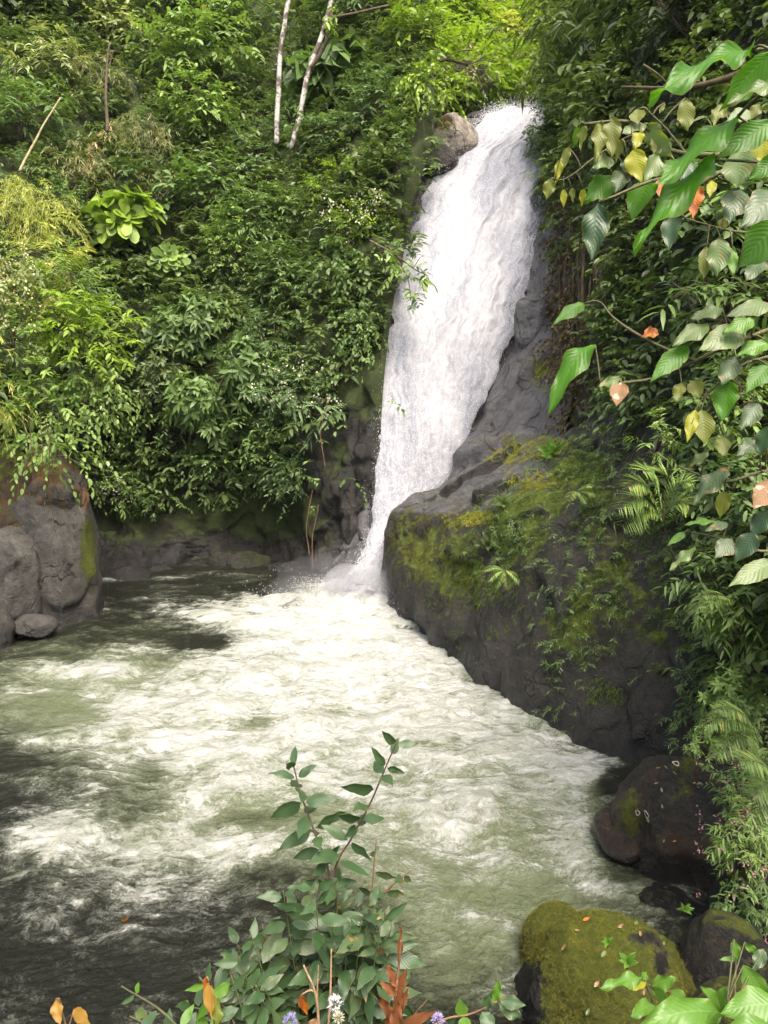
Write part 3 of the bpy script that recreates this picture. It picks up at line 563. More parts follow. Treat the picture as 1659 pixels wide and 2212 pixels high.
cover('undergrowth', 'moss and tiny ferns dotting the rock foot left of the pool', LS, 5000, 'feather', 'olive', lambda p, n, u, v: .35 * (v > 1000) * (p[:, 2] > .8) * sst(0, .3, fbm(p * .9 + 3, 3)), .45, .02)
# ---- left slope, one by one
LT = [
 ('dark_tree', 'dark shaded broad-leaved tree filling the top left corner', 'tree', 60, 40, 150, 100, 'broad', 'in_shade', 1.2, 1.3, .2),
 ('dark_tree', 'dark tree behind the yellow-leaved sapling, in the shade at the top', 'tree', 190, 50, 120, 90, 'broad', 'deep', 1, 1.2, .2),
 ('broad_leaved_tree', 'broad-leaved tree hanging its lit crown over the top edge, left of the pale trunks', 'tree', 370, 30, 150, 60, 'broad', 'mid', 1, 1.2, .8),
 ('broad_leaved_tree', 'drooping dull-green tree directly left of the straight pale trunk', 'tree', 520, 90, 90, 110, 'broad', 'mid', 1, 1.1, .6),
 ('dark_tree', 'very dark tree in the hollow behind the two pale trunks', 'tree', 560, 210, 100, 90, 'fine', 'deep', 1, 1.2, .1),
 ('sapling', 'pale yellow-green sapling with rusty dead leaves and a thin brown trunk', 'sapling', 240, 105, 55, 75, 'broad', 'pale', .8, 1, .9),
 ('lance_leaved_shrub', 'pale long-leaved shrub against the shade at the upper left edge', 'shrub', 60, 160, 85, 70, 'lance', 'pale', .9, 1, .7),
 ('lance_leaved_shrub', 'dull green long-leaved shrub below the pale one at the left edge', 'shrub', 50, 280, 95, 80, 'lance', 'mid', .9, 1, .5),
 ('broad_leaved_tree', 'largest rounded bright broad-leaved tree, mid-slope left of the pale trunks', 'tree', 400, 190, 110, 90, 'broad', 'fresh', 1.1, 1.1, 1.0),
 ('broad_leaved_tree', 'lower lobe of leafy crown spilling towards the foot of the pale trunks', 'tree', 465, 280, 85, 70, 'broad', 'fresh', 1.1, 1.05, .9),
 ('broad_leaved_tree', 'shaded broad-leaved tree tucked under the largest bright crown', 'tree', 430, 420, 90, 85, 'broad', 'mid', 1, 1.1, .2),
 ('bamboo_clump', 'grey-green feathery bamboo left of the sapling trunk', 'bamboo', 205, 190, 75, 60, 'bamboo', 'olive', 1, .9, .7),
 ('bamboo_clump', 'grey-green feathery bamboo right under the largest bright crown', 'bamboo', 320, 330, 85, 55, 'bamboo', 'olive', 1.1, .9, .7),
 ('bamboo_clump', 'olive bamboo plume just above the rosette shrub', 'bamboo', 330, 410, 70, 50, 'bamboo', 'olive', 1.1, .9, .6),
 ('bamboo_clump', 'feathery bamboo left of the straw-brown tuft', 'bamboo', 150, 385, 60, 45, 'bamboo', 'olive', 1.1, .9, .8),
 ('dry_bamboo', 'withered straw-brown bamboo tuft drooping above the rosette shrub', 'bamboo', 228, 385, 42, 48, 'bamboo', 'straw', 1.3, .9, 1.15),
 ('dry_bamboo', 'small withered brown tuft at the top of the feathery bamboo', 'bamboo', 228, 315, 32, 26, 'bamboo', 'straw', 1.2, .9, 1.),
 ('leafy_shrub', 'glossy small-leaved shrub between the straw tuft and the yellow bamboo', 'shrub', 120, 470, 55, 60, 'fine', 'mid', 1, 1, .6),
 ('rosette_shrub', 'shrub of big rounded pale leaves in rosettes above the dark hollow', 'shrub', 265, 500, 90, 45, 'rosette', 'lime', .5, 1.05, 1.3),
 ('rosette_shrub', 'trailing lower arm of big rounded leaves, nearer the fall', 'shrub', 360, 580, 45, 30, 'rosette', 'fresh', .5, .95, 1.2),
 ('leafy_shrub', 'dark leafy shrub under the rosette shrub', 'shrub', 290, 620, 90, 60, 'fine', 'deep', 1, 1.1, .1),
 ('round_leaved_shrub', 'blue-green round-leaved shrub with reddish tips below the pale trunks', 'shrub', 560, 320, 60, 35, 'broad', 'blue', 1, .8, .9),
 ('round_leaved_shrub', 'small blue-green shrub lower left of the leaning trunk foot', 'shrub', 545, 375, 45, 30, 'broad', 'blue', 1, .8, .8),
 ('leafy_shrub', 'dense ferny green shrub in the middle of the left slope', 'shrub', 610, 470, 100, 85, 'fine', 'mid', 1.1, 1, .6),
 ('leafy_shrub', 'fresh green ferny shrub left of the middle one, above the dark creeper', 'shrub', 520, 560, 75, 80, 'fine', 'fresh', 1, 1, .6),
 ('leafy_shrub', 'long column of ferny green leaves under the lime branches', 'shrub', 640, 620, 90, 110, 'fine', 'mid', 1.1, 1, .5),
 ('layered_tree', 'lime-green tree spreading flat layers of small leaves towards the fall', 'tree', 745, 395, 110, 32, 'fine', 'lime', 1.1, 1, 1.2),
 ('layered_tree', 'lower lime-green layer of small leaves reaching for the white water', 'tree', 780, 495, 95, 30, 'fine', 'lime', 1, 1, 1.2),
 ('leafy_shrub', 'shaded leafy shrub between the two lime-green layers', 'shrub', 730, 450, 90, 50, 'fine', 'deep', 1, 1, .6),
 ('hanging_shrub', 'dark hanging leaves under the lower lime layer beside the fall', 'shrub', 770, 590, 60, 90, 'vine', 'mid', 1.1, .8, .8),
 ('hanging_shrub', 'drooping creeper over the black rock edge halfway down the fall', 'shrub', 775, 720, 42, 90, 'vine', 'mid', 1.2, .7, .7),
 ('glossy_shrub', 'glossy rosette-leaved shrub in the middle of the dark left wall', 'shrub', 400, 740, 85, 75, 'whorl', 'mid', 1, 1, .6),
 ('glossy_shrub', 'glossy whorled shrub below and right of the dark hollow', 'shrub', 430, 880, 90, 85, 'whorl', 'mid', 1, 1, .5),
 ('glossy_shrub', 'glossy whorled shrub next to the feathery one above the bare soil strip', 'shrub', 545, 800, 75, 90, 'whorl', 'mid', 1, 1, .6),
 ('glossy_shrub', 'small-leaved glossy shrub left of the soil strip, lowest of its kind', 'shrub', 345, 820, 60, 80, 'whorl', 'deep', 1, 1, .4),
 ('leafy_shrub', 'dark leafy shrub under the ferny green ones in mid wall', 'shrub', 470, 680, 80, 60, 'broad', 'deep', 1, .9, .5),
 ('feathery_shrub', 'soft blue-green feathery shrub left of the fall', 'shrub', 600, 730, 75, 65, 'feather', 'blue', 1.2, 1.3, .9),
 ('flowering_shrub', 'feathery shrub sprinkled with small white flowers, left of the fall', 'shrub', 660, 850, 75, 65, 'feather', 'blue', 1.1, 1.2, .9),
 ('broad_leaved_herb', 'clump of large soft blue-green leaves under the white flowers', 'plant', 700, 890, 45, 30, 'lance', 'blue', .9, 1.2, 1.1),
 ('leafy_shrub', 'leafy shrub overhanging the bare rock left of the fall foot', 'shrub', 600, 960, 95, 60, 'fine', 'mid', 1.1, 1, .8),
 ('leafy_shrub', 'lowest leafy shrub drooping over the dark rock left of the fall foot', 'shrub', 640, 1040, 85, 55, 'fine', 'blue', 1, 1, .8),
 ('flowering_shrub', 'shrub with faint white blossom hanging low over the orange rock foot', 'shrub', 325, 1000, 62, 70, 'fine', 'fresh', 1.2, 1.05, 1.1),
 ('leafy_shrub', 'bright lower tip of the shrub hanging above the orange rock', 'shrub', 340, 1080, 55, 45, 'fine', 'mid', 1.2, 1.05, 1.2),
 ('leafy_shrub', 'small shrub at the root of the soil strip over the rock foot', 'shrub', 430, 1010, 60, 40, 'fine', 'mid', 1, 1, .8),
 ('elephant_ear', 'clump of huge heart-shaped hanging leaves right of the leaning trunk', 'plant', 735, 185, 75, 55, 'ear', 'mid', 1.2, .95, .9),
 ('elephant_ear', 'smaller clump of heart-shaped leaves higher up, near the upper middle', 'plant', 800, 140, 55, 40, 'ear', 'mid', 1.1, .95, .9),
 ('leafy_shrub', 'grey-green shrub under the heart-shaped leaves', 'shrub', 740, 300, 90, 45, 'fine', 'blue', 1, 1.1, .5),
 ('leafy_shrub', 'greenish shrub left above the boulder at the lip of the fall', 'shrub', 840, 240, 70, 80, 'fine', 'blue', 1, 1.2, .6),
 ('leafy_shrub', 'dark shrub on the rim left of the upper fall, under the lip boulder', 'shrub', 850, 370, 50, 60, 'fine', 'deep', 1.1, 1, .5),
 ('yellowing_shrub', 'yellowing shrub draped over the boulder at the lip of the fall', 'shrub', 912, 230, 45, 70, 'vine', 'lime', 1.1, .9, .9),
 ('broad_leaved_tree', 'tall dull tree at the upper middle with a mossy limb', 'tree', 800, 40, 110, 80, 'broad', 'mid', 1, 1.2, .5),
 ('leafy_shrub', 'shaded shrub above the heart-leaved clump, beside the leaning trunk', 'shrub', 690, 110, 60, 70, 'fine', 'deep', 1, 1.2, .4),
 ('broad_leaved_tree', 'olive tree top between the leaning trunk and the far valley', 'tree', 900, 110, 70, 80, 'fine', 'lime', 1, 1.4, .6),
]
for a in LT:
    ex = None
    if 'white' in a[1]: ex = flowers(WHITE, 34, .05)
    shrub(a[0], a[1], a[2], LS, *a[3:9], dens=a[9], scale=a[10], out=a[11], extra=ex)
# ---- the near left shoulder: growth on top of the grey boulder
NL = [('feathery_shrub', 'soft yellow-green mound between the cream flowers and the bright climber', 'shrub', 95, 655, 85, 70, 'feather', 'yellow', 1.3, 1.1, 19.6),
 ('bamboo_clump', 'bright yellow-green bamboo heaped at the left edge', 'bamboo', 45, 470, 105, 85, 'bamboo', 'yellow', 1.2, .6, 20.5),
 ('bamboo_clump', 'yellow bamboo plume drooping at the left edge above the grey boulder', 'bamboo', -25, 840, 60, 130, 'bamboo', 'yellow', 1.2, .55, 17.5),
 ('feathery_shrub', 'bright feathery shrub bulging over the dark hollow on the left', 'shrub', 170, 610, 75, 65, 'feather', 'fresh', 1.4, 1.2, 20),
 ('climber', 'pale climber with cream flowers at the left edge below the bamboo', 'climber', 35, 600, 75, 65, 'vine', 'pale', 1.2, .75, 19.2),
 ('hanging_climber', 'bright green hanging climber, the middle of the left shoulder', 'climber', 160, 720, 110, 105, 'fine', 'lime', 1.2, .9, 19.4),
 ('hanging_climber', 'green climber trailing off the left shoulder above the dark cave', 'climber', 215, 850, 75, 85, 'vine', 'fresh', 1.1, .75, 19.2),
 ('hanging_climber', 'dull green fringe hanging over the orange soil above the biggest grey boulder', 'climber', 105, 965, 75, 50, 'vine', 'fresh', 1.1, .65, 17.9),
 ('hanging_climber', 'greener climber low on the shoulder just above the grey boulder', 'climber', 85, 870, 85, 90, 'fine', 'fresh', 1.1, .9, 18.8),
 ('hanging_climber', 'shaded creeper at the left edge between cream flowers and yellow plume', 'climber', 25, 720, 70, 70, 'fine', 'mid', 1.1, .9, 18.8),
 ('feathery_shrub', 'yellow-green shrub under the glossy shrub at the edge of the hollow', 'shrub', 110, 540, 70, 50, 'feather', 'yellow', 1.4, 1.2, 20.5)]
for a in NL:
    shrub(a[0], a[1], a[2], None, *a[3:9], dens=a[9], scale=a[10], Y=a[11], out=0, extra=flowers(((.5, .47, .25), (.7, .66, .42)), 60, .04) if 'cream' in a[1] else None, trans=.4)
# ---- far valley above the lip
cover('far_woodland', 'sunlit yellow-green woodland in the valley beyond the fall', FS, 34000, 'broad', 'lime', lambda p, n, u, v: .8 * (v < 290) * (u > 850) * (u < 1270), 1.7, .8, trans=.4)
cover('far_woodland', 'olive thicket mixed into the valley beyond the fall', FS, 26000, 'vine', 'olive', lambda p, n, u, v: .7 * (v < 290) * (u > 850) * (u < 1270) * sst(-.1, .3, fbm(p * .15 + 4, 3)), 1.7, .8)
for a in [('bushy_tree', 'sunlit yellow tree in the far valley over the middle of the lip', 'tree', 1060, 100, 60, 70, 'broad', 'yellow', 1, 1.5), ('bushy_tree', 'lime tree at the top of the far valley', 'tree', 990, 40, 70, 50, 'broad', 'lime', 1, 1.5),
          ('bushy_tree', 'olive bush on the valley floor left of the lip', 'tree', 985, 190, 55, 50, 'fine', 'lime', 1.2, 2.), ('bushy_tree', 'dark bush just above the water at the lip', 'tree', 1025, 245, 60, 22, 'fine', 'mid', 1, 1.8),
          ('bushy_tree', 'dark vine-hung bush right of the lip in the shade', 'tree', 1165, 190, 48, 60, 'vine', 'deep', 1.2, 1.6), ('bushy_tree', 'light green bush above the dark vine-hung one', 'tree', 1120, 95, 50, 50, 'broad', 'lime', 1, 1.5)]:
    shrub(a[0], a[1], a[2], FS, *a[3:9], dens=a[9], scale=a[10], out=.5, trans=.4)
# ---- right hillside
def rkeep(p, n, u, v):
    k = sst(1000, 880, v + 40 * fbm(p * .8, 2)) + (u > 1480) * 1.
    return np.clip(k, 0, 1) * (1 - .97 * np.clip(1.6 * blob(u, v, 1235, 760, 65, 260), 0, 1))
cover('undergrowth', 'dark undergrowth clothing the shaded wall right of the fall', RS, 16000, 'broad', 'deep', lambda p, n, u, v: rkeep(p, n, u, v) * .8, .8, .2)
cover('undergrowth', 'dusky fine leaves in the shade of the right wall', RS, 16000, 'fine', 'mid', lambda p, n, u, v: rkeep(p, n, u, v) * .5 * sst(-.1, .3, fbm(p * .5, 3)), .8, .3)
cover('undergrowth', 'ferny tufts clinging to the big boulder wall below the right trees', BO, 9000, 'feather', 'mid', lambda p, n, u, v: .5 * blob(u, v, 1330, 1010, 150, 90) + .5 * blob(u, v, 1110, 1150, 60, 60) + .3 * blob(u, v, 1330, 1250, 140, 120) + .35 * blob(u, v, 1230, 1400, 40, 120) + .9 * (u > 1470) * (v < 1600), .5, .03, .6)
cover('undergrowth', 'brown dead fern and rootlets shagging the overhang right of the fall', RS, 14000, 'vine', 'rootc', lambda p, n, u, v: 1.2 * blob(u, v, 1235, 700, 60, 240), .55, .12, .8)
RT = [('dark_tree', 'dark overhanging tree filling the top right corner', 'tree', 1500, 40, 190, 110, 'lance', 'in_shade', 1.2, 1, .8),
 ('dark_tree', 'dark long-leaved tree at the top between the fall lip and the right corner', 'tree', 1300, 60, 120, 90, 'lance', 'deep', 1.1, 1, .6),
 ('yellowing_tree', 'thin tree with scattered bright yellow leaves above the fall lip', 'tree', 1215, 60, 50, 80, 'broad', 'lime', .5, 1., 1.),
 ('dark_shrub', 'dark leafy shrub right beside the top of the fall', 'shrub', 1215, 270, 55, 80, 'fine', 'mid', 1.1, 1, .6),
 ('dark_shrub', 'dusky shrub behind the yellow drooping leaves', 'shrub', 1320, 220, 95, 90, 'broad', 'deep', 1, .9, .5),
 ('dark_shrub', 'fern-like shrub leaning over the right edge of the fall', 'shrub', 1195, 400, 32, 75, 'feather', 'fresh', 1, 1.3, .7),
 ('dark_shrub', 'dark shrub under the broad hanging leaves in the middle right', 'shrub', 1400, 560, 130, 95, 'broad', 'deep', 1, .7, .5),
 ('dark_shrub', 'dark leafy growth behind the lit broad leaves at the right edge', 'shrub', 1580, 480, 130, 150, 'broad', 'in_shade', 1, .8, .4),
 ('dark_shrub', 'pale-edged leafy shrub above the mossy root wall', 'shrub', 1340, 690, 90, 60, 'fine', 'mid', 1, .8, .6),
 ('dark_shrub', 'leafy shrub over the palm on the right wall', 'shrub', 1420, 850, 90, 70, 'fine', 'mid', 1, .75, .7),
 ('dark_shrub', 'thicket at the right edge beside the palm', 'shrub', 1590, 880, 100, 120, 'broad', 'mid', 1, .7, .6)]
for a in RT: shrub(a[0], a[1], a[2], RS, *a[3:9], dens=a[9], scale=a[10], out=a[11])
NR = [('tangled_shrub', 'tangle of dark leaves behind the orange dead leaves at the upper right edge', 'shrub', 1600, 430, 130, 110, 'broad', 'mid', 1.2, .5, 6.2),
 ('tangled_shrub', 'tangle of leaves behind the hanging pale leaves, middle of the right edge', 'shrub', 1590, 640, 130, 90, 'lance', 'mid', 1.2, .5, 6.2),
 ('tangled_shrub', 'yellow-green thicket behind the lit pale leaves at the right', 'shrub', 1570, 850, 120, 100, 'fine', 'fresh', 1.2, .55, 6.6),
 ('tangled_shrub', 'thicket under the lit pale leaves, right of the small palm', 'shrub', 1590, 1030, 100, 90, 'broad', 'mid', 1.2, .42, 6.8),
 ('tangled_shrub', 'bright sprigs in front of the root wall under the round brown leaf', 'shrub', 1420, 950, 55, 60, 'lance', 'fresh', .7, .4, 10.5),('leafy_bush', 'pale small-leaved bush poking out in front of the boulder wall above the dark boulder', 'shrub', 1530, 1600, 60, 60, 'whorl', 'fresh', 1.5, .3, 8.2),
 ('leafy_bush', 'leafy bush hanging over the boulder wall under the spotted leaves', 'shrub', 1560, 1240, 80, 60, 'lance', 'mid', 1.5, .35, 9),
 ('flowering_bush', 'topmost pink-flowered twigs beside the palm fronds at the right edge', 'shrub', 1590, 1710, 70, 60, 'lance', 'mid', 1.5, .3, 7.6),
 ('leafy_bush', 'light green leafy bush hanging at the right edge beside the boulder wall', 'shrub', 1590, 1340, 105, 110, 'lance', 'fresh', 1.6, .33, 8.8),
 ('leafy_bush', 'lower leafy bush at the right edge above the palm fronds', 'shrub', 1575, 1510, 90, 90, 'whorl', 'fresh', 1.5, .33, 8.4),
 ('flowering_bush', 'bush with little pink flowers over the dark boulder at the right edge', 'shrub', 1600, 1820, 95, 110, 'lance', 'fresh', 1.5, .3, 7.4),
 ('flowering_bush', 'lower half of leafy bush with pink flowers behind the mossy boulder', 'shrub', 1620, 1960, 85, 100, 'lance', 'mid', 1.6, .3, 7.2),
 ('leafy_bush', 'dense dark bush at the right edge under the large leaves', 'shrub', 1640, 1150, 90, 110, 'broad', 'mid', 1.5, .45, 9.2),
 ('leafy_bush', 'shady bush between the palm fronds and the boulder at the right', 'shrub', 1640, 1660, 70, 110, 'lance', 'mid', 1.5, .33, 8.2)]
for a in NR: shrub(a[0], a[1], a[2], None, *a[3:9], dens=a[9], scale=a[10], Y=a[11], out=0, extra=flowers(PINK, 22, .014) if 'pink' in a[1] else None)

# ---- trunks, limbs and hanging stems
def trunk(name, label, cat, pts, rad, mat, twigs=(), crown=None, sides=8):
    q = np.array([P(*a) for a in pts]); e = empty(name, q[0], label, cat); c = curve(q, 40)
    c = c + .03 * np.stack([noise(c * 1.3 + 3), noise(c * 1.3 + 7), 0 * c[:, 0]], -1)
    mb = MB(); tube(mb, c, rad, sides); mb.build('trunk', mat, e)
    for tw in twigs:
        mb = MB(); tube(mb, curve([P(*a) for a in tw[:-1]], 20), tw[-1], 6); mb.build('limb', mat if mat is not PALE else BARK, e)
    if crown:
        mb = MB(); kd = KIND[crown[0]]
        for (u, v, Y, n_, r_) in crown[2]:
            p = P(u, v, Y) + R.normal(0, r_, (n_, 3)); sprays(mb, p, R.normal(0, .6, (n_, 3)) + np.array([0, -.2, .2]), kd[4] * crown[3], kd[5], kd[0] * crown[3], kd[1], kd[2], kd[3], kd[6], kd[7])
        mb.build('crown', lm(crown[1]), e)
    return e
trunk('pale_trunk_tree', 'tree with straight slender whitish trunk, left of the pair', 'tree', [(597, 310, 29.5), (600, 220, 29.6), (606, 110, 29.8), (622, 0, 30), (640, -140, 30.3)], (.095, .075), PALE, (), ('broad', 'mid', [(650, -230, 31, 60, 1.2)], 1.))
trunk('pale_trunk_tree', 'tree with leaning whitish trunk, right of the pair, limb to the right', 'tree', [(630, 322, 29.3), (650, 235, 29.4), (668, 150, 29.6), (697, 70, 29.9), (715, 0, 30), (735, -130, 30.4)], (.1, .075), PALE, [[(697, 70, 29.9), (720, 40, 29.6), (770, 28, 29.4), (840, 12, 29.2), .05], [(668, 150, 29.6), (690, 120, 29.5), (712, 70, 29.4), (716, 20, 29.4), .07]], ('broad', 'lime', [(722, 42, 29.3, 5, .12), (770, -240, 31, 60, 1.2)], 1.))
trunk('bare_pole', 'thin pale bamboo cane leaning across the left slope', 'cane', [(42, 370, 23.5), (85, 285, 24), (132, 212, 24.5)], (.04, .02), bark_mat((.2, .17, .08), (.38, .32, .17)))
trunk('thin_brown_trunk', 'thin brown sapling trunk standing in the feathery bamboo', 'sapling', [(232, 285, 27), (228, 190, 27.2), (236, 95, 27.5)], (.06, .03), BARK)
trunk('dead_branch', 'bare mossy limb reaching out over the valley left of the lip', 'branch', [(905, 150, 34), (960, 128, 34.5), (1010, 138, 35), (1050, 120, 35.5)], (.1, .03), ROOT, [[(960, 128, 34.5), (985, 112, 34.5), (1020, 108, 34.6), .03], [(1000, 136, 35), (1020, 150, 35), (1045, 152, 35), .025]], ('vine', 'olive', [(960, 140, 34.5, 14, .5), (1020, 140, 35, 14, .5)], 1.))
trunk('mossy_limb', 'long mossy limb under the dark tree at the top right', 'branch', [(1680, 120, 13), (1560, 172, 13.4), (1450, 190, 13.8), (1340, 188, 14.5)], (.07, .02), ROOT, [[(1450, 190, 13.8), (1420, 160, 13.8), (1390, 140, 13.9), .02]])
trunk('overhanging_branch', 'leafy branch dipping over the white water from the left rim', 'branch', [(800, 520, 24), (850, 548, 23.6), (893, 580, 23.2), (925, 596, 23)], (.035, .008), BARK, [[(850, 548, 23.6), (880, 600, 23.3), (888, 650, 23.2), .012], [(893, 580, 23.2), (905, 560, 23), (915, 552, 23), .01]], ('broad', 'fresh', [(850, 560, 23.4, 10, .22), (895, 585, 23.1, 8, .14), (882, 640, 23.1, 7, .12), (920, 592, 23, 4, .06)], .8))
trunk('dead_branch', 'leaning mossy stem poking out of the glossy shrubs', 'branch', [(470, 850, 24.2), (482, 820, 24), (500, 770, 24)], (.04, .02), ROOT)
vines = [(680, 1265, 1090, 'thickest brown liana hanging to the pool left of the fall'), (668, 1200, 1060, 'thin liana left of the thickest one by the fall'), (700, 1010, 860, 'liana against the black rock by the fall')]
for u, v0, v1, lb in vines: trunk('liana', lb, 'liana', [(u, v0, 22.3), (u - 6, (v0 + v1) / 2, 22.3), (u + 8, v1, 22.4)], (.013, .009), TWIG, sides=5)
for k, (u, v0, v1) in enumerate([(70, 1120, 900), (102, 1090, 900), (120, 1150, 880), (52, 1040, 890), (90, 1010, 900), (135, 1000, 880), (28, 1120, 960)]):
    trunk('hanging_root', 'brown root hanging from the left shoulder over the grey boulder', 'root', [(u, v0, 17.1), (u + 14 * sin(k * 2.3), (v0 + v1) / 2, 17.1), (u - 4, v1, 17.2)], (.006, .01), ROOT, sides=5)['group'] = 'roots over the grey boulder'
for k in range(34):
    u = 1200 + 110 * R.random(); v1 = R.uniform(480, 640); v0 = min(1010, v1 + R.uniform(160, 420)); Y = surf(RS, u, (v0 + v1) / 2)[0][1] - .25
    trunk('hanging_root', 'mossy root hanging down the shaded wall right of the fall', 'root', [(u + R.normal(0, 12), v0, Y - .1), (u + R.normal(0, 10), (v0 + v1) / 2, Y), (u, v1, Y + .5)], (.01, R.uniform(.02, .06)), ROOT, sides=6)['group'] = 'mossy roots right of the fall'
# ------------------------------------------------------------------ boulders
def boulder(name, label, cen, rad, planes, mat, amp=.12, freq=1.2, seed=0, sub=6, moss=None, earth=None, cat='boulder', parent=None, rot=0., group=None, box=1., bumpy=0.):
    bm = bmesh.new(); bmesh.ops.create_icosphere(bm, subdivisions=sub, radius=1)
    v = np.array([x.co[:] for x in bm.verts]); f = np.array([[x.index for x in a.verts] for a in bm.faces]); bm.free()
    if box != 1.: v = np.sign(v) * np.abs(v) ** box; v = v / np.abs(v).max() * 1.0
    for pl in planes:
        n = unit(np.array(pl[:3], float)); k = v @ n - pl[3]; v = v - n * (np.where(k > 0, k * .92, 0))[:, None]
    d0 = unit(v); v = v * np.asarray(rad); c_, s_ = cos(rot), sin(rot); v = v @ np.array([[c_, s_, 0], [-s_, c_, 0], [0, 0, 1]]) + np.asarray(cen)
    nn = unit(d0 / np.asarray(rad)) @ np.array([[c_, s_, 0], [-s_, c_, 0], [0, 0, 1]])
    q = v * freq + seed; v = v + nn * (fbm(q + .5 * noise(q)[:, None], 6, .5) * amp + (fbm(q * 1.3 + 9, 3, .5, True) - .35) * amp * .3 + facet(v, 22, .2 * min(rad), 8., seed + 2))[:, None]
    if bumpy: v = v + nn * (np.abs(fbm(v * 7 + 3, 4, .6)) * 2 * bumpy)[:, None]
    fn = np.cross(v[f[:, 1]] - v[f[:, 0]], v[f[:, 2]] - v[f[:, 0]]); vn = np.zeros_like(v)
    for k in range(3): np.add.at(vn, f[:, k], fn)
    vn = unit(vn); u_, w_ = proj(v)
    mb = MB(); mb.add(v, f.ravel(), np.full(len(f), 3), moss=moss(v, vn, u_, w_) if moss else np.zeros(len(v)), earth=earth(v, vn, u_, w_) if earth else np.zeros(len(v)))
    org = np.array(cen) - np.array([0, 0, rad[2]])
    o = mb.build(name, mat, parent, org)
    if parent is None: tag(o, label, cat, group)
    fr = (vn * (np.array([0, 0, CH]) - v)).sum(-1) > 0
    return dict(g=v[fr][None], n=vn[fr][None], u=u_[fr][None], v=w_[fr][None], o=o)
mossy = lambda a, b=.55: (lambda p, n, u, v: a + b * n[:, 2] + .35 * fbm(p * 1.6, 4))
c = P(112, 1235, 18.7)
B1 = boulder('grey_boulder', 'biggest smooth grey boulder on the left shore, moss streak down its right edge', c, (1.12, 1.1, 2.35), [(.9, -.6, .12, .84), (-.15, -1, .2, .66), (-1, -.1, .1, .9), (.5, -.3, .8, .75), (1, .2, .42, .92)], ROCK_G, .1, .8, 5, 6, box=.62, moss=
    lambda p, n, u, v: -.35 + 1.25 * blob(u, v, 192, 1200, 26, 120) + .25 * n[:, 2], earth=lambda p, n, u, v: -.1 + .85 * sst(1160, 1040, v + 30 * fbm(p, 2)))
B2 = boulder('grey_boulder', 'cracked grey boulder at the left edge, left of the biggest one', P(22, 1255, 17.9), (.72, .8, 1.3), [(.7, -.7, 0, .8), (0, -1, .2, .7), (.4, -.3, .9, .85)], ROCK_G, .1, 1.1, 15, 6, box=.68, moss= lambda p, n, u, v: -.3 + .3 * n[:, 2], earth=lambda p, n, u, v: -.2 + .5 * sst(1150, 1100, v))
boulder('grey_boulder', 'low grey boulder at the water under the cracked one, left shore', P(78, 1352, 17.1), (.5, .45, .26), [(0, -.8, .6, .6), (.5, -1, 0, .7)], ROCK_G, .08, 1.6, 25, 5)
boulder('grey_boulder', 'dark low boulder cut by the left edge of the picture at the waterline', P(-20, 1375, 16.6), (.5, .7, .7), [(.3, -1, .3, .6)], ROCK_D, .1, 1.5, 29, 5)
boulder('mossy_rock', 'tall mossy brown rock behind the cracked boulder at the left edge', P(15, 1075, 18.5), (.75, .7, 1.35), [(.3, -1, .1, .6)], ROCK_D, .2, 1.2, 35, 5, mossy(.35), lambda p, n, u, v: .55 + .2 * fbm(p, 3))
boulder('soil_column', 'orange-brown rooty soil bank above the biggest grey boulder', P(108, 1075, 19.0), (.85, .75, 1.25), [(.8, -.6, .1, .7), (.6, 0, .6, .75)], SOILC, .25, 1.4, 37, 6, mossy(.1, .3), lambda p, n, u, v: .5 + .5 * fbm(p * 1.5, 4), cat='soil bank')
for k, a in enumerate([('wet dark rock jutting from the foot of the left wall, mossy on top', 515, 1212, 24.3, 1.0, .6, .3, .1), ('low black rock shelf at the water right of the grey boulders', 270, 1246, 22.6, .75, .5, .28, -.3), ('small wet rock between the shelf and the mossy rock', 340, 1242, 23.6, .55, .4, .3, -.2),
    ('dark angular rock at the foot of the liana', 618, 1232, 23.5, .6, .5, .26, -.1), ('narrow black rock right at the foot of the fall, left side', 700, 1235, 22.3, .35, .4, .75, -.4), ('flat wet rock in the far corner of the pool', 420, 1232, 24.2, .6, .4, .25, -.2)]):
    boulder('shore_rock', a[0], P(a[1], a[2], a[3]), a[4:7], [(.3, -.8, .5, .6), (-.6, -.6, .2, .65), (.7, -.3, .6, .7)], ROCK_D, .1, 1.8, 45 + k * 7, 5, mossy(a[7], .5), cat='rock')
B5 = boulder('dark_boulder', 'dark boulder at the right shore with moss patches and pale lichen rings', P(1455, 1800, 8.75), (.66, .74, .88), [(-.85, -.45, .1, .78), (-.2, -.8, .5, .72), (.2, -.4, .9, .74), (-.3, -1, -.25, .74), (-.7, .1, .8, .86)], ROCK_N, .12, 1.7, 63, 6, box=.78, bumpy=.008, moss=
    lambda p, n, u, v: .16 + .6 * fbm(p * 2.2, 4) + .45 * blob(u, v, 1365, 1800, 25, 90) + .4 * blob(u, v, 1470, 1720, 60, 25) + .3 * blob(u, v, 1480, 1650, 70, 25) + .3 * blob(u, v, 1500, 1780, 40, 40), earth=lambda p, n, u, v: .4 + .4 * fbm(p * 2, 3))
boulder('brown_rock', 'rounded red-brown wet rock in the gap left of the dark boulder', P(1340, 1800, 9.0), (.3, .5, .24), [(-.5, -.6, .5, .7)], BROWN, .09, 2., 67, 5, None, None, cat='rock')
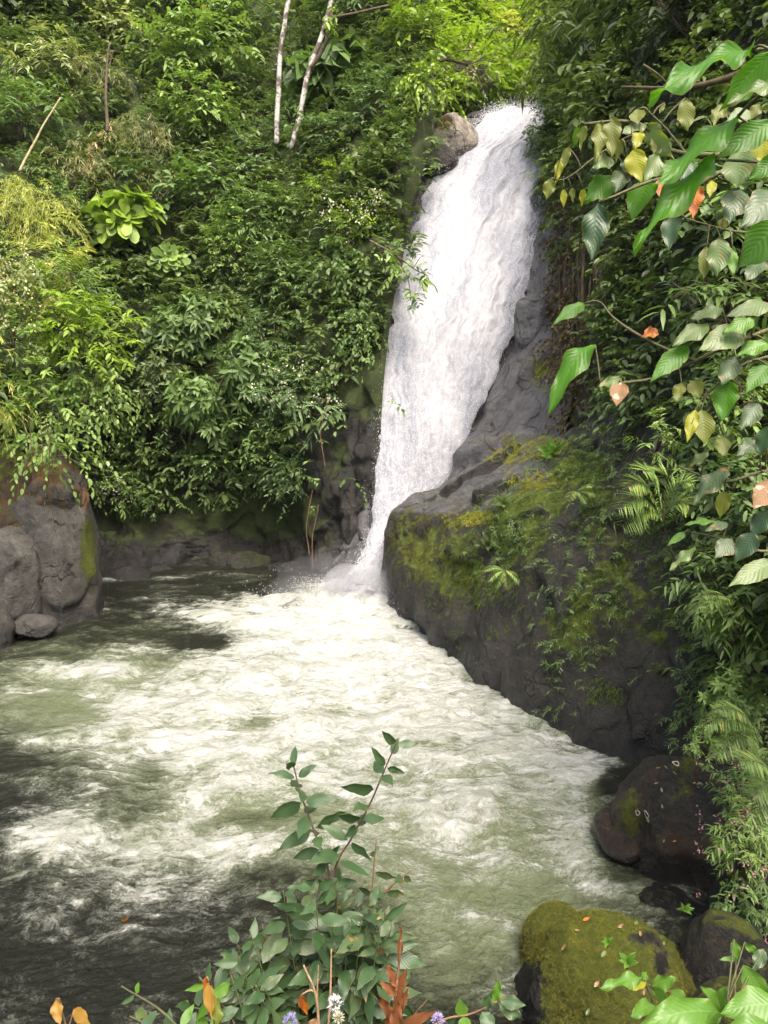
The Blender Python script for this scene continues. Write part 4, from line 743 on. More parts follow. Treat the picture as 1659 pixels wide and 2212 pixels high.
B6 = boulder('mossy_boulder', 'moss-covered boulder in the bottom right corner, two humps, bare grey crest', P(1318, 2180, 6.3), (.88, .9, .76), [(-.7, -.5, .5, .72), (.1, -.5, .85, .66), (-.9, .1, .3, .78), (.7, -.3, .6, .74)], ROCK_N, .1, 1.9, 73, 7, bumpy=.03, moss=
    lambda p, n, u, v: .72 + .3 * n[:, 2] + .28 * fbm(p * 2.3, 4) - .6 * blob(u, v, 1385, 2025, 40, 18) - .6 * blob(u, v, 1430, 2070, 20, 45) - .9 * blob(u, v, 1130, 2150, 40, 90))
B7 = boulder('mossy_boulder', 'small moss-covered hump behind the left shoulder of the bottom right boulder', P(1200, 2050, 7.1), (.36, .4, .42), [(0, -.5, .9, .7)], ROCK_N, .07, 2.2, 79, 6, mossy(.55), bumpy=.03)
for k, a in enumerate([('shaded brown rock right of the bottom mossy boulder', 1570, 2110, 6.6, .42, .5, .6, .1), ('dark rock in the crevice below the lichen-ringed boulder', 1440, 1990, 7.9, .45, .5, .3, -.1), ('rock in the deep shade at the right edge under the bush', 1640, 1990, 7.4, .5, .5, .6, .0),
    ('dark rock low in the bottom right corner behind the broad leaves', 1620, 2250, 5.8, .5, .5, .5, .2)]):
    boulder('shaded_rock', a[0], P(a[1], a[2], a[3]), a[4:7], [(-.3, -.8, .5, .6), (-.6, -.6, .2, .65)], ROCK_N, .09, 2., 85 + k * 5, 5, mossy(a[7]), lambda p, n, u, v: .3 + .3 * fbm(p * 2, 3), cat='rock')
for u, v, r in ((1373, 1757, .035), (1393, 1762, .05), (1398, 1775, .035), (1459, 1646, .045)):
    p, n = surf(B5, u, v); th = np.linspace(0, 6.28, 19)[:-1]; a = unit(np.cross(n, [.3, .2, .9])); b = np.cross(n, a); mb = MB(); ring = []
    for rr, h in ((1., .004), (.85, .012), (.6, .006)):
        ring.append(p + n * h + r * rr * (1 + .15 * np.sin(th * 3 + u))[:, None] * (np.cos(th)[:, None] * a + np.sin(th)[:, None] * b))
    l, t = grid_faces(3, 18, True); mb.add(np.concatenate(ring), l, t); mb.build('lichen', leaf_mat((.3, .29, .24), (.34, .33, .28), trans=0., rough=.9), B5['o'])
cover('moss', 'short shaggy moss growing over the bottom right boulder', B6, 1, 'feather', 'olive', None, .1) if 0 else None
def tufts(S, N, name, label, L, col, keep, W=.16, k=7):
    g = S['g'].reshape(-1, 3); nn = S['n'].reshape(-1, 3); i = R.integers(0, len(g), N); u, v = S['u'].ravel()[i], S['v'].ravel()[i]; p, nr = g[i], nn[i]
    ok = R.random(N) < keep(p, nr, u, v); p, nr = p[ok], nr[ok]; M_ = len(p)
    p = np.repeat(p, k, 0) + R.normal(0, L * .45, (M_ * k, 3)) * (1 - .7 * np.abs(np.repeat(nr, k, 0))); d = np.repeat(nr, k, 0) * .6 + UP * .1 + R.normal(0, .5, p.shape)
    mb = MB(); leaves(mb, p, d, R.normal(0, 1, p.shape), L * R.uniform(.5, 1.3, M_ * k), W, 'needle', 0, .55, np.clip(np.repeat(.5 + .6 * fbm(p[::k] * 1.5, 3), k) + R.normal(0, .15, M_ * k), 0, 1))
    tag(mb.build(name, leaf_mat(*col, trans=.3, rough=.7)), label, 'moss', None, 'stuff')
MOSS = ((.05, .055, .006), (.17, .16, .014)); MOSSG = ((.035, .06, .008), (.11, .17, .02)); MOSSY = ((.15, .15, .008), (.36, .35, .03))
tufts(B6, 15000, 'moss', 'golden-green moss pile on the bottom right boulder', .022, MOSS, lambda p, n, u, v: sst(.35, .7, .62 + .3 * n[:, 2] + .4 * fbm(p * 2.3, 4) - .7 * blob(u, v, 1385, 2025, 40, 18) - .7 * blob(u, v, 1430, 2070, 20, 45) - .9 * blob(u, v, 1130, 2150, 40, 90)))
tufts(B7, 4000, 'moss', 'moss pile on the small hump behind the bottom right boulder', .022, MOSS, lambda p, n, u, v: .8 + 0 * u)
tufts(B5, 6000, 'moss', 'moss patches on the dark boulder at the right shore', .02, MOSS, lambda p, n, u, v: sst(.3, .6, .05 + .5 * fbm(p * 2.2, 4) + .45 * blob(u, v, 1365, 1800, 25, 90) + .4 * blob(u, v, 1470, 1720, 60, 25) + .3 * blob(u, v, 1500, 1780, 40, 40)))
bg = lambda p, u, v: .6 * blob(u, v, 1040, 1245, 60, 110) + .7 * blob(u, v, 1240, 1420, 34, 110) + .8 * blob(u, v, 1115, 1130, 50, 60) + .5 * blob(u, v, 1380, 1230, 90, 130) + .7 * blob(u, v, 1330, 1480, 60, 50) + .7 * blob(u, v, 1270, 1040, 60, 60) + .6 * blob(u, v, 1400, 1050, 90, 80)
tufts(BO, 60000, 'moss', 'long green hair moss hanging on the big boulder wall', .09, MOSSG, lambda p, n, u, v: bg(p, u, v) * sst(-.15, .25, fbm(p * 1.4, 3)), .12, 9)
tufts(BO, 40000, 'moss', 'yellowish moss on the shoulder of the big boulder wall', .05, MOSS, lambda p, n, u, v: (.5 * blob(u, v, 900, 1180, 70, 80) + .6 * blob(u, v, 1010, 1120, 60, 40) + .6 * blob(u, v, 1000, 1260, 50, 60)) * sst(-.15, .25, fbm(p * 1.6 + 4, 3)), .16, 9)
tufts(BED, 30000, 'moss', 'bright yellow moss cushions on the slab beside the fall', .06, MOSSY, lambda p, n, u, v: sst(.25, .5, .9 * blob(u, v, 1170, 800, 36, 46) + .9 * blob(u, v, 1130, 955, 110, 18) + .3 * fbm(p * 1.5, 3)), .2, 7)
tufts(BO, 60000, 'moss', 'bright yellow moss cushions along the top of the big boulder wall', .055, MOSSY, lambda p, n, u, v: sst(.2, .5, .9 * blob(u, v, 1150, 1040, 60, 22) + .9 * blob(u, v, 1020, 1120, 60, 14) + .9 * blob(u, v, 1090, 985, 90, 14) + .8 * blob(u, v, 1180, 960, 60, 18) + .4 * fbm(p * 1.7, 3)), .2, 7)
boulder('lip_boulder', 'pale rounded boulder left of the lip of the fall, rusty leaf litter on top', P(978, 300, 27.9), (.75, .8, .85), [(.5, -.7, .3, .7), (-.2, -1, 0, .7)], ROCK_L, .12, 1.2, 95, 6, lambda p, n, u, v: -.3 + .2 * n[:, 2], lambda p, n, u, v: -.2 + 1.1 * blob(u, v, 955, 262, 34, 28))
boulder('lip_boulder', 'dark undercut rock below the pale boulder beside the upper fall', P(945, 350, 27.4), (.75, .6, .5), [(0, -1, .2, .7)], ROCK_D, .12, 1.4, 97, 5)
boulder('lip_boulder', 'small dark boulder in the water just behind the lip of the fall', P(1032, 262, 30.6), (.5, .5, .3), [], ROCK_D, .08, 1.5, 99, 5)
boulder('slab_rock', 'blocky dark rock ledge on the slab halfway up the right side of the fall', P(1150, 700, 23.4), (.55, .5, .9), [(-.6, -.7, .2, .6), (-.3, -.5, .8, .7)], ROCK_S, .13, 1.3, 101, 6, lambda p, n, u, v: -.1 + .4 * fbm(p * 1.5, 3), cat='rock')

# ------------------------------------------------------------------ foreground leaves
def bigleaf(mb, base, tip, wid, roll=0., fold=.22, arch=.1, wave=.04, shape=1., nt_=17, ns=9):
    fold *= R.uniform(.5, 1.7); arch += R.normal(0, .03); wave *= R.uniform(.5, 2.2); shape *= R.uniform(.85, 1.2); roll += R.normal(0, 9)
    base, tip = np.asarray(base, float), np.asarray(tip, float); ax = tip - base; L = np.linalg.norm(ax); ax = ax / L
    view = unit(np.array([0, 0, CH]) - (base + tip) / 2); nz = unit(view - ax * (view @ ax)); sd_ = np.cross(ax, nz)
    r = radians(roll); n = nz * cos(r) + sd_ * sin(r); s2 = np.cross(ax, n)
    t = np.linspace(0, 1, nt_)[:, None]; s = np.linspace(-1, 1, ns)[None]
    pw = (np.sin(math.pi * np.clip(t, 0, 1) ** (.78 * shape)) ** .82) * (1 - .5 * t ** 3) * .98; pw = np.maximum(pw, .01)
    ph = R.random() * 9; wv = wave * L * np.sin(t * 13 + ph + s * 2) * np.abs(s) ** 2
    W = wid / 2 * pw * (1 + .05 * np.sin(t * 31 + ph))
    mid = base + ax * (L * t)[..., None] + UP * (arch * L * (4 * t * (1 - t)) * .5)[..., None]
    v = mid + s2 * (W * s)[..., None] + n * (W * fold * (np.abs(s) ** 1.4) + wv)[..., None] - UP * (.25 * W * s ** 2)[..., None]
    l, tt = grid_faces(nt_, ns)
    return mb.add(v.reshape(-1, 3), l, tt, lt=(t + 0 * s).ravel(), ls=(s + 0 * t).ravel())
LMAT = dict(green=big_leaf_mat((.055, .165, .008), (.1, .27, .016), (.15, .32, .03), .55), dark=big_leaf_mat((.018, .045, .014), (.04, .085, .028), (.055, .1, .038), .2), grey=big_leaf_mat((.045, .08, .028), (.085, .125, .052), (.12, .16, .07), .25, .4, .14),  # green carries the backlight, grey the light from above, in the leaf colour itself
            pale=big_leaf_mat((.09, .145, .04), (.155, .215, .075), (.21, .27, .1), .35, .36, .12), olive=big_leaf_mat((.1, .13, .015), (.19, .21, .03), (.25, .27, .08), .45, .4), yellow=big_leaf_mat((.24, .27, .015), (.42, .4, .03), (.5, .5, .1), .5),
            lime=big_leaf_mat((.08, .19, .02), (.14, .28, .04), (.25, .38, .12), .4), orange=big_leaf_mat((.36, .085, .008), (.46, .18, .015), (.3, .07, .01), .35, .5, .45, (.22, .06, .01)), tan=big_leaf_mat((.2, .1, .04), (.3, .18, .085), (.22, .1, .05), .3, .6, .4, (.5, .4, .28)),
            blue=big_leaf_mat((.03, .068, .026), (.072, .125, .048), (.09, .145, .056), .25, .36), rust=big_leaf_mat((.14, .05, .018), (.23, .085, .028), (.16, .06, .02), .3, .6), gold=big_leaf_mat((.26, .13, .02), (.36, .22, .035), (.4, .22, .05), .4))
def branch(name, label, cat, stems, lv, group=None, smat=STEM):
    q = [curve([P(*a) for a in s[:-1]], 26) for s in stems]; e = empty(name, q[0][0], label, cat, group)
    for c, s in zip(q, stems):
        mb = MB(); tube(mb, c, (s[-1], s[-1] * .5), 7); mb.build('stem', smat, e)
    allp = np.concatenate(q)
    for a in lv:
        ub, vb, Yb, ut, vt, Yt, wd, roll, mt = a[:9]; b, t = P(ub, vb, Yb), P(ut, vt, Yt)
        mb = MB(); bigleaf(mb, b, t, px((Yb + Yt) / 2, wd), roll, *(a[9:] if len(a) > 9 else ())); lf = mb.build('leaf', LMAT[mt], e)
        i = np.argmin(np.linalg.norm(allp - b, axis=1)); pr = allp[i]
        if .01 < np.linalg.norm(pr - b) < .9:
            mb = MB(); tube(mb, curve([pr, (pr * .6 + b * .4) + UP * .01, b], 6), (.004, .0025), 5); mb.build('leaf_stalk', smat, lf)
    return e
branch('leafy_branch', 'nearest branch with long saw-edged green leaves seen from below, top right edge', 'branch',
 [[(1760, 130, 1.9), (1690, 105, 1.9), (1624, 107, 1.85), .006], [(1760, 420, 1.9), (1660, 300, 1.9), (1594, 252, 1.85), .005], [(1760, 380, 1.8), (1650, 352, 1.85), (1545, 345, 1.85), .005]],
 [(1626, 107, 1.85, 1402, 222, 1.75, 66, 48, 'green', .12, .12), (1672, 112, 1.8, 1553, 242, 1.8, 66, -20, 'green', .2, .1), (1690, 175, 1.75, 1570, 226, 1.75, 40, 50, 'pale', .2, .06), (1594, 250, 1.85, 1410, 408, 1.8, 78, 48, 'green', .12, .1), (1668, 262, 1.85, 1548, 342, 1.85, 60, 25, 'green'),
  (1545, 345, 1.85, 1368, 542, 1.8, 66, 42, 'green', .15, .12), (1700, 415, 1.7, 1598, 492, 1.65, 90, 15, 'grey'), (1700, 470, 1.75, 1597, 578, 1.75, 92, -15, 'green'), (1690, 340, 1.8, 1617, 388, 1.8, 46, 10, 'green'), (1690, 160, 1.95, 1610, 190, 2., 40, 20, 'lime')])
branch('leafy_branch', 'branch with drooping yellow-green young leaves over the upper fall edge', 'branch',
 [[(1700, 330, 3.2), (1560, 335, 3.2), (1450, 325, 3.2), (1395, 275, 3.2), (1340, 262, 3.2), (1262, 268, 3.2), .011], [(1450, 325, 3.2), (1380, 290, 3.25), (1300, 330, 3.3), (1225, 385, 3.3), (1190, 385, 3.3), .006], [(1480, 330, 3.2), (1440, 280, 3.2), (1400, 240, 3.2), .006]],
 [(1322, 252, 3.2, 1322, 342, 3.15, 40, 10, 'olive'), (1296, 262, 3.2, 1288, 352, 3.15, 32, -25, 'olive'), (1262, 270, 3.2, 1254, 325, 3.2, 24, 15, 'olive'), (1248, 272, 3.2, 1240, 320, 3.25, 18, -20, 'lime'), (1228, 318, 3.3, 1214, 372, 3.3, 20, 10, 'olive'), (1210, 345, 3.3, 1200, 398, 3.3, 18, 10, 'yellow'), (1190, 385, 3.3, 1180, 432, 3.3, 28, 5, 'olive'),
  (1218, 408, 3.3, 1217, 448, 3.3, 15, 5, 'yellow'), (1235, 405, 3.3, 1238, 440, 3.3, 12, 5, 'olive'), (1260, 408, 3.3, 1256, 446, 3.3, 16, 5, 'yellow'), (1368, 322, 3.1, 1386, 398, 3.05, 46, -10, 'yellow'), (1382, 285, 3.15, 1372, 328, 3.1, 28, 20, 'yellow'), (1424, 333, 3.1, 1388, 394, 3.05, 42, 0, 'pale'), (1400, 268, 3.2, 1457, 344, 3.1, 48, 15, 'pale'),
  (1392, 268, 3.2, 1342, 290, 3.15, 34, 50, 'pale'), (1377, 236, 3.2, 1377, 268, 3.15, 34, 10, 'olive'), (1480, 212, 3.2, 1486, 284, 3.15, 38, 10, 'olive'), (1435, 222, 3.2, 1424, 246, 3.2, 12, 0, 'olive'), (1420, 290, 3.2, 1412, 335, 3.15, 24, 10, 'olive'), (1322, 342, 3.2, 1278, 364, 3.15, 34, 20, 'pale'), (1350, 365, 3.2, 1328, 418, 3.15, 40, 0, 'grey'),
  (1326, 380, 3.25, 1262, 434, 3.2, 54, 5, 'green'), (1405, 385, 3.2, 1364, 478, 3.15, 66, 5, 'green'), (1355, 335, 3.2, 1364, 380, 3.15, 34, 0, 'grey'), (1340, 300, 3.2, 1330, 350, 3.2, 24, -30, 'olive')])
branch('leafy_branch', 'branch of dark grey-green insect-bitten leaves with orange dead ones, upper right', 'branch',
 [[(1720, 380, 3.), (1620, 350, 3.), (1540, 380, 3.), (1500, 400, 3.), (1430, 385, 3.), (1300, 435, 3.05), .01], [(1700, 500, 3.), (1590, 500, 3.), (1480, 472, 3.), .006]],
 [(1293, 438, 3.05, 1277, 564, 3., 58, 0, 'dark'), (1455, 462, 3., 1444, 542, 2.95, 42, 10, 'dark'), (1432, 382, 3., 1430, 434, 2.95, 32, 0, 'orange'), (1503, 402, 2.95, 1496, 472, 2.9, 40, 10, 'orange'), (1495, 350, 3., 1468, 392, 2.95, 36, 10, 'dark'), (1605, 322, 2.9, 1592, 405, 2.85, 72, 5, 'pale'), (1598, 408, 2.9, 1574, 486, 2.85, 62, 0, 'grey'),
  (1645, 292, 2.9, 1646, 354, 2.85, 48, 0, 'yellow'), (1556, 512, 2.9, 1549, 598, 2.85, 52, 0, 'pale'), (1582, 532, 2.95, 1583, 598, 2.9, 24, 10, 'lime'), (1527, 532, 2.95, 1519, 604, 2.9, 34, -10, 'olive'), (1540, 390, 3., 1532, 428, 2.95, 22, 0, 'yellow'), (1565, 470, 3., 1556, 500, 3., 24, 0, 'olive'), (1620, 240, 3., 1570, 262, 3., 40, 30, 'pale'), (1560, 225, 3.1, 1540, 275, 3.05, 30, 10, 'olive'), (1640, 225, 3., 1620, 260, 3., 26, 0, 'olive'), (1650, 560, 2.9, 1610, 610, 2.85, 44, 10, 'grey')])
branch('leafy_branch', 'branch of lit pale leaves crossing the middle right, round brown leaf near its tip', 'branch',
 [[(1720, 690, 3.), (1600, 735, 3.), (1500, 780, 3.05), (1420, 815, 3.1), (1350, 826, 3.1), (1296, 828, 3.1), .009], [(1700, 760, 3.), (1600, 790, 3.), (1530, 850, 3.), .006], [(1500, 780, 3.05), (1400, 735, 3.1), (1330, 690, 3.2), (1300, 655, 3.25), .007]],
 [(1262, 655, 3.25, 1194, 702, 3.2, 34, 30, 'green'), (1286, 745, 3.1, 1184, 895, 3.05, 60, 25, 'green', .15, .35), (1346, 817, 3.1, 1290, 836, 3.05, 28, 20, 'pale'), (1342, 826, 3.05, 1331, 878, 3., 42, 0, 'tan'), (1488, 748, 3., 1404, 826, 2.95, 48, 20, 'green'), (1602, 714, 2.95, 1508, 758, 2.9, 66, 15, 'pale'), (1532, 700, 3., 1452, 748, 2.95, 44, 20, 'pale'), (1662, 655, 3., 1568, 684, 2.95, 44, 30, 'pale'),
  (1576, 822, 2.95, 1558, 912, 2.9, 56, 5, 'green'), (1588, 768, 2.95, 1556, 834, 2.9, 48, 0, 'grey'), (1515, 885, 2.95, 1522, 960, 2.9, 52, 0, 'olive'), (1502, 885, 2.95, 1484, 956, 2.9, 30, 0, 'yellow'), (1472, 826, 3., 1459, 870, 2.95, 28, 0, 'olive'), (1500, 820, 3., 1512, 862, 2.95, 38, 0, 'olive'), (1562, 940, 2.95, 1560, 988, 2.9, 36, 0, 'olive'), (1420, 712, 3.1, 1385, 728, 3.05, 26, 20, 'orange'), (1560, 665, 3., 1490, 690, 3., 40, 35, 'pale'), (1660, 740, 2.9, 1590, 770, 2.9, 40, 20, 'lime'), (1660, 790, 2.9, 1610, 850, 2.85, 50, 5, 'green'), (1630, 690, 2.9, 1560, 720, 2.9, 42, 30, 'lime'), (1640, 870, 2.9, 1600, 930, 2.85, 46, 0, 'grey'), (1450, 800, 3.05, 1425, 815, 3.05, 16, 0, 'pale')])
branch('leafy_branch', 'lower branch of spotted grey-green leaves at the right edge above the pool wall', 'branch',
 [[(1720, 1000, 3.1), (1640, 1020, 3.1), (1560, 1040, 3.1), (1470, 1010, 3.2), .008], [(1720, 1180, 3.1), (1640, 1190, 3.1), (1545, 1160, 3.1), (1490, 1150, 3.15), .007], [(1720, 1240, 3.), (1665, 1222, 3.), .006]],
 [(1572, 1010, 3.05, 1498, 1090, 3., 50, 15, 'grey'), (1672, 1035, 3., 1628, 1100, 2.95, 54, 0, 'tan'), (1676, 1214, 2.95, 1573, 1268, 2.9, 54, 25, 'pale'), (1582, 1165, 3.05, 1544, 1206, 3., 46, 0, 'grey'), (1546, 1126, 3.1, 1478, 1134, 3.05, 18, 30, 'lime'), (1572, 1130, 3.1, 1522, 1148, 3.05, 24, 20, 'grey'), (1502, 1181, 3.1, 1446, 1232, 3.05, 28, 15, 'pale'), (1640, 950, 3.05, 1590, 985, 3., 44, 20, 'grey'), (1660, 920, 3., 1640, 985, 3., 40, 0, 'dark'), (1530, 975, 3.1, 1490, 1010, 3.1, 26, 20, 'pale'), (1630, 1150, 3., 1590, 1215, 3., 50, 5, 'dark'), (1660, 1100, 3., 1625, 1160, 3., 46, 0, 'dark'), (1565, 1060, 3.1, 1555, 1120, 3.1, 34, 0, 'olive'), (1480, 1150, 3.1, 1440, 1180, 3.1, 18, 10, 'lime')])

# ---- the leafy plants along the bottom
def leafy(mbs, stem, n, ln, mats, Ymul=1., t0=.12, spread=1., droop=.35, wr=.42):
    """opposite leaf pairs along a world-space stem; mbs: material key -> MB"""
    for k in range(n):
        t = t0 + (1 - t0) * (k + .5) / n; i = int(t * (len(stem) - 1)); b = stem[i]; tg = unit(stem[min(i + 1, len(stem) - 1)] - stem[i - 1])
        a = unit(np.cross(tg, [.2, -1, .3])) ; a2 = np.cross(tg, a); th = (k % 2) * 1.3 + R.normal(0, .4)
        for s in (-1, 1):
            if R.random() < .1: continue
            d = unit(s * (a * cos(th) + a2 * sin(th)) * spread + tg * (.25 + .5 * (t > .85)) - UP * droop * R.uniform(.3, 1.6) + R.normal(0, .12, 3)); L = ln * R.uniform(.75, 1.15) * (1 - .35 * (t > .85))
            mt = mats[R.integers(len(mats))]; mb = mbs.setdefault(mt, MB()); bigleaf(mb, b + d * L * .08, b + d * L * 1.08, L * wr, R.uniform(-50, 50), .2, .12, .02, .95, 11, 7)
def plant(name, label, cat, stems, n, ln, mats, group=None, smat=STEM, wr=.42, extra=None, rad=.005, spread=1.):
    q = [curve([P(*a) for a in s], 30) for s in stems]; e = empty(name, q[0][0], label, cat, group); mbs = {}
    for c in q:
        mb = MB(); tube(mb, c, (rad, rad * .5), 6); mb.build('stem', smat, e); leafy(mbs, c, max(2, int(n * np.linalg.norm(np.diff(c, axis=0), axis=1).sum() / .4)), ln, mats, wr=wr, spread=spread)
    for k, mb in mbs.items(): mb.build('leaves', LMAT[k], e)
    if extra: extra(e)
    return e
cs = [[(716, 2330, 2.5), (722, 2100, 2.55), (712, 1896, 2.6), (680, 1800, 2.62), (650, 1715, 2.63), (632, 1645, 2.64)], [(722, 2330, 2.5), (730, 2080, 2.55), (722, 1890, 2.6), (760, 1810, 2.6), (800, 1735, 2.6), (834, 1655, 2.6), (860, 1597, 2.6)]]
e = plant('broad_leaved_shrub', 'tall green shrub at bottom centre, two dark shoots standing against the foam', 'shrub', cs, 4.6, .13, ['blue', 'blue', 'blue', 'dark'], smat=bark_mat((.05, .025, .018), (.12, .06, .04)))
cs = []
for k in range(52):
    u = R.uniform(500, 885); top = 1890 + ((u - 700) / 190) ** 2 * 120 + R.uniform(0, 190); Y = R.uniform(2.35, 2.85)
    cs.append([(705 + (u - 700) * .25, 2330, Y), (705 + (u - 700) * .7, (2330 + top) / 2, Y), (u, top, Y - .03)])
plant('broad_leaved_shrub', 'bushy body of dull green pointed leaves at bottom centre, below the tall shoots', 'shrub', cs, 6.5, .13, ['blue', 'blue', 'blue', 'dark', 'grey'], smat=STEM, rad=.0035)
plant('broad_leaved_shrub', 'thin reddish shoot with small leaves right of the two tall ones', 'shrub', [[(790, 2300, 2.7), (782, 2080, 2.7), (800, 1950, 2.7), (813, 1815, 2.7)], [(800, 1960, 2.7), (850, 1910, 2.68), (888, 1880, 2.68)]], 3.5, .08, ['blue', 'grey'], smat=TWIG)
plant('low_shrub', 'low spray of light green leaves left of the bottom centre shrub', 'shrub', [[(560, 2330, 2.3), (500, 2200, 2.35), (430, 2110, 2.4)], [(570, 2330, 2.3), (520, 2170, 2.35), (490, 2080, 2.4)], [(560, 2330, 2.4), (460, 2200, 2.4), (400, 2170, 2.4)], [(600, 2330, 2.3), (560, 2200, 2.35), (540, 2110, 2.4)]], 6., .11, ['blue', 'lime', 'blue'])
plant('low_shrub', 'thin mossy twig with a few oval leaves at the bottom left', 'shrub', [[(420, 2260, 2.25), (350, 2185, 2.3), (262, 2130, 2.35)], [(420, 2280, 2.25), (330, 2220, 2.3), (280, 2195, 2.3)]], 4., .09, ['lime', 'blue', 'pale'])
branch('yellowing_plant', 'golden yellow pair of leaves in the bottom left corner', 'plant', [[(150, 2300, 2.2), (145, 2230, 2.2), (128, 2165, 2.2), .004], [(145, 2230, 2.2), (160, 2180, 2.2), .003]], [(120, 2160, 2.2, 130, 2215, 2.15, 32, 20, 'gold'), (128, 2158, 2.2, 118, 2200, 2.2, 22, -20, 'olive'), (160, 2180, 2.2, 196, 2215, 2.15, 34, 20, 'gold')], smat=TWIG)
branch('yellowing_plant', 'orange-yellow folded leaves standing up left of the bottom centre shrub', 'plant', [[(470, 2300, 2.2), (462, 2200, 2.2), (450, 2120, 2.2), .004]], [(450, 2125, 2.2, 458, 2200, 2.15, 34, 30, 'gold'), (462, 2150, 2.2, 472, 2230, 2.15, 30, -30, 'olive'), (446, 2112, 2.2, 440, 2140, 2.2, 14, 10, 'orange')], smat=TWIG)
branch('rusty_plant', 'rust-brown fuzzy shoot with upright leaves at the bottom, right of centre', 'plant', [[(850, 2300, 2.2), (852, 2180, 2.2), (862, 2080, 2.2), (866, 2030, 2.2), .006], [(850, 2280, 2.2), (890, 2200, 2.2), (922, 2160, 2.2), .003]],
 [(862, 2080, 2.2, 866, 2000, 2.2, 16, 30, 'rust'), (858, 2130, 2.2, 834, 2082, 2.2, 26, 20, 'rust'), (856, 2150, 2.2, 820, 2120, 2.2, 26, 20, 'rust'), (856, 2150, 2.2, 880, 2090, 2.2, 26, -20, 'rust'), (852, 2190, 2.15, 870, 2130, 2.15, 24, 30, 'rust'), (850, 2220, 2.15, 820, 2150, 2.1, 34, 10, 'rust'), (856, 2230, 2.15, 946, 2184, 2.1, 30, -10, 'rust'), (850, 2225, 2.15, 884, 2130, 2.15, 24, 10, 'rust'), (852, 2240, 2.1, 860, 2160, 2.1, 34, 10, 'rust')], smat=TWIG)
branch('trailing_twig', 'brown twig with oval green leaves reaching right along the bottom edge', 'branch', [[(900, 2240, 2.3), (960, 2202, 2.3), (1020, 2189, 2.3), (1080, 2160, 2.3), (1112, 2150, 2.3), .004]],
 [(1000, 2195, 2.3, 992, 2158, 2.3, 34, 0, 'lime'), (1045, 2180, 2.3, 1062, 2142, 2.3, 30, 0, 'blue'), (1068, 2165, 2.3, 1080, 2118, 2.3, 26, 10, 'lime'), (1080, 2160, 2.3, 1136, 2172, 2.28, 34, 0, 'blue'), (1078, 2162, 2.3, 1130, 2202, 2.28, 40, 10, 'blue'), (1040, 2185, 2.3, 1070, 2232, 2.25, 40, 0, 'blue'), (1000, 2196, 2.3, 1010, 2235, 2.25, 38, 10, 'lime'), (985, 2198, 2.3, 962, 2225, 2.3, 26, 20, 'dark')], smat=TWIG)
branch('dry_twigs', 'bare tan twigs sticking up at the bottom under the centre shrub', 'twigs', [[(690, 2290, 2.3), (684, 2160, 2.3), (656, 2085, 2.3), .006], [(684, 2160, 2.3), (688, 2085, 2.3), .004], [(700, 2290, 2.3), (712, 2180, 2.3), (716, 2050, 2.35), .006]], [(650, 2150, 2.3, 664, 2192, 2.3, 26, 10, 'orange'), (690, 2200, 2.3, 660, 2225, 2.3, 20, 10, 'tan')], smat=bark_mat((.2, .12, .06), (.4, .27, .15)))
branch('broad_leaved_herb', 'bright green herb rosette on a fleshy stalk in the bottom right corner', 'plant', [[(1425, 2290, 3.), (1418, 2190, 3.), (1392, 2115, 3.), .009]],
 [(1390, 2112, 3., 1291, 2138, 2.95, 38, 40, 'lime'), (1388, 2115, 3., 1396, 2098, 3.02, 22, 20, 'lime'), (1408, 2130, 3., 1462, 2112, 2.98, 40, 25, 'lime'), (1395, 2120, 3., 1366, 2140, 2.95, 20, 10, 'yellow'), (1412, 2140, 3., 1450, 2160, 2.9, 34, 25, 'lime'), (1415, 2170, 3., 1360, 2200, 2.9, 44, 20, 'lime'), (1450, 2140, 3., 1484, 2170, 2.95, 48, 10, 'lime')])
branch('broad_leaved_herb', 'cluster of largest ribbed bright leaves cut off by the bottom right corner', 'plant', [[(1640, 2330, 2.5), (1610, 2230, 2.5), (1570, 2170, 2.5), .01]],
 [(1560, 2190, 2.5, 1370, 2230, 2.4, 96, 25, 'lime', .15, .25), (1690, 2170, 2.4, 1556, 2190, 2.4, 100, 20, 'lime', .15, .2), (1700, 2240, 2.3, 1540, 2250, 2.3, 100, 20, 'lime', .15, .2), (1606, 2085, 2.6, 1668, 2180, 2.5, 60, 10, 'lime'), (1560, 2175, 2.6, 1512, 2130, 2.6, 36, 25, 'lime'), (1550, 2180, 2.6, 1570, 2130, 2.6, 46, 0, 'lime'), (1586, 2029, 2.7, 1592, 2075, 2.68, 26, 0, 'lime'), (1590, 2072, 2.7, 1552, 2074, 2.7, 14, 20, 'lime'), (1608, 2036, 2.7, 1644, 2066, 2.7, 20, 20, 'lime'), (1650, 2050, 2.65, 1630, 2100, 2.6, 34, 20, 'blue'), (1480, 2245, 2.5, 1400, 2215, 2.45, 60, 20, 'lime')])
def flower(label, u, v, Y, r, col):
    c = P(u, v, Y); e = empty('flower_head', c - UP * .25, label, 'flower'); mb = MB(); tube(mb, curve([c - UP * .28, c - UP * .1 + [.006, 0, 0], c], 8), .003, 5); mb.build('stem', STEM, e)
    mb = MB(); N = 220; d = unit(R.normal(0, 1, (N, 3)) + UP * .7); leaves(mb, c + d * r * R.uniform(.4, .8, (N, 1)), d + R.normal(0, .3, (N, 3)), R.normal(0, 1, (N, 3)), r * .5, .2, 'needle', 0, 0); mb.build('petals', leaf_mat(*col, trans=.3, rough=.7), e)
flower('pale lilac-white fluffy flower head at the bottom under the centre shrub', 724, 2168, 2.2, .026, ((.6, .56, .68), (.8, .78, .84)))
flower('violet fluffy flower head at the bottom edge, left of the pale one', 627, 2206, 2.15, .024, ((.3, .24, .6), (.5, .44, .78)))
flower('violet fluffy flower head at the bottom edge, right of the rust-brown shoot', 946, 2204, 2.15, .022, ((.3, .24, .6), (.5, .44, .78)))
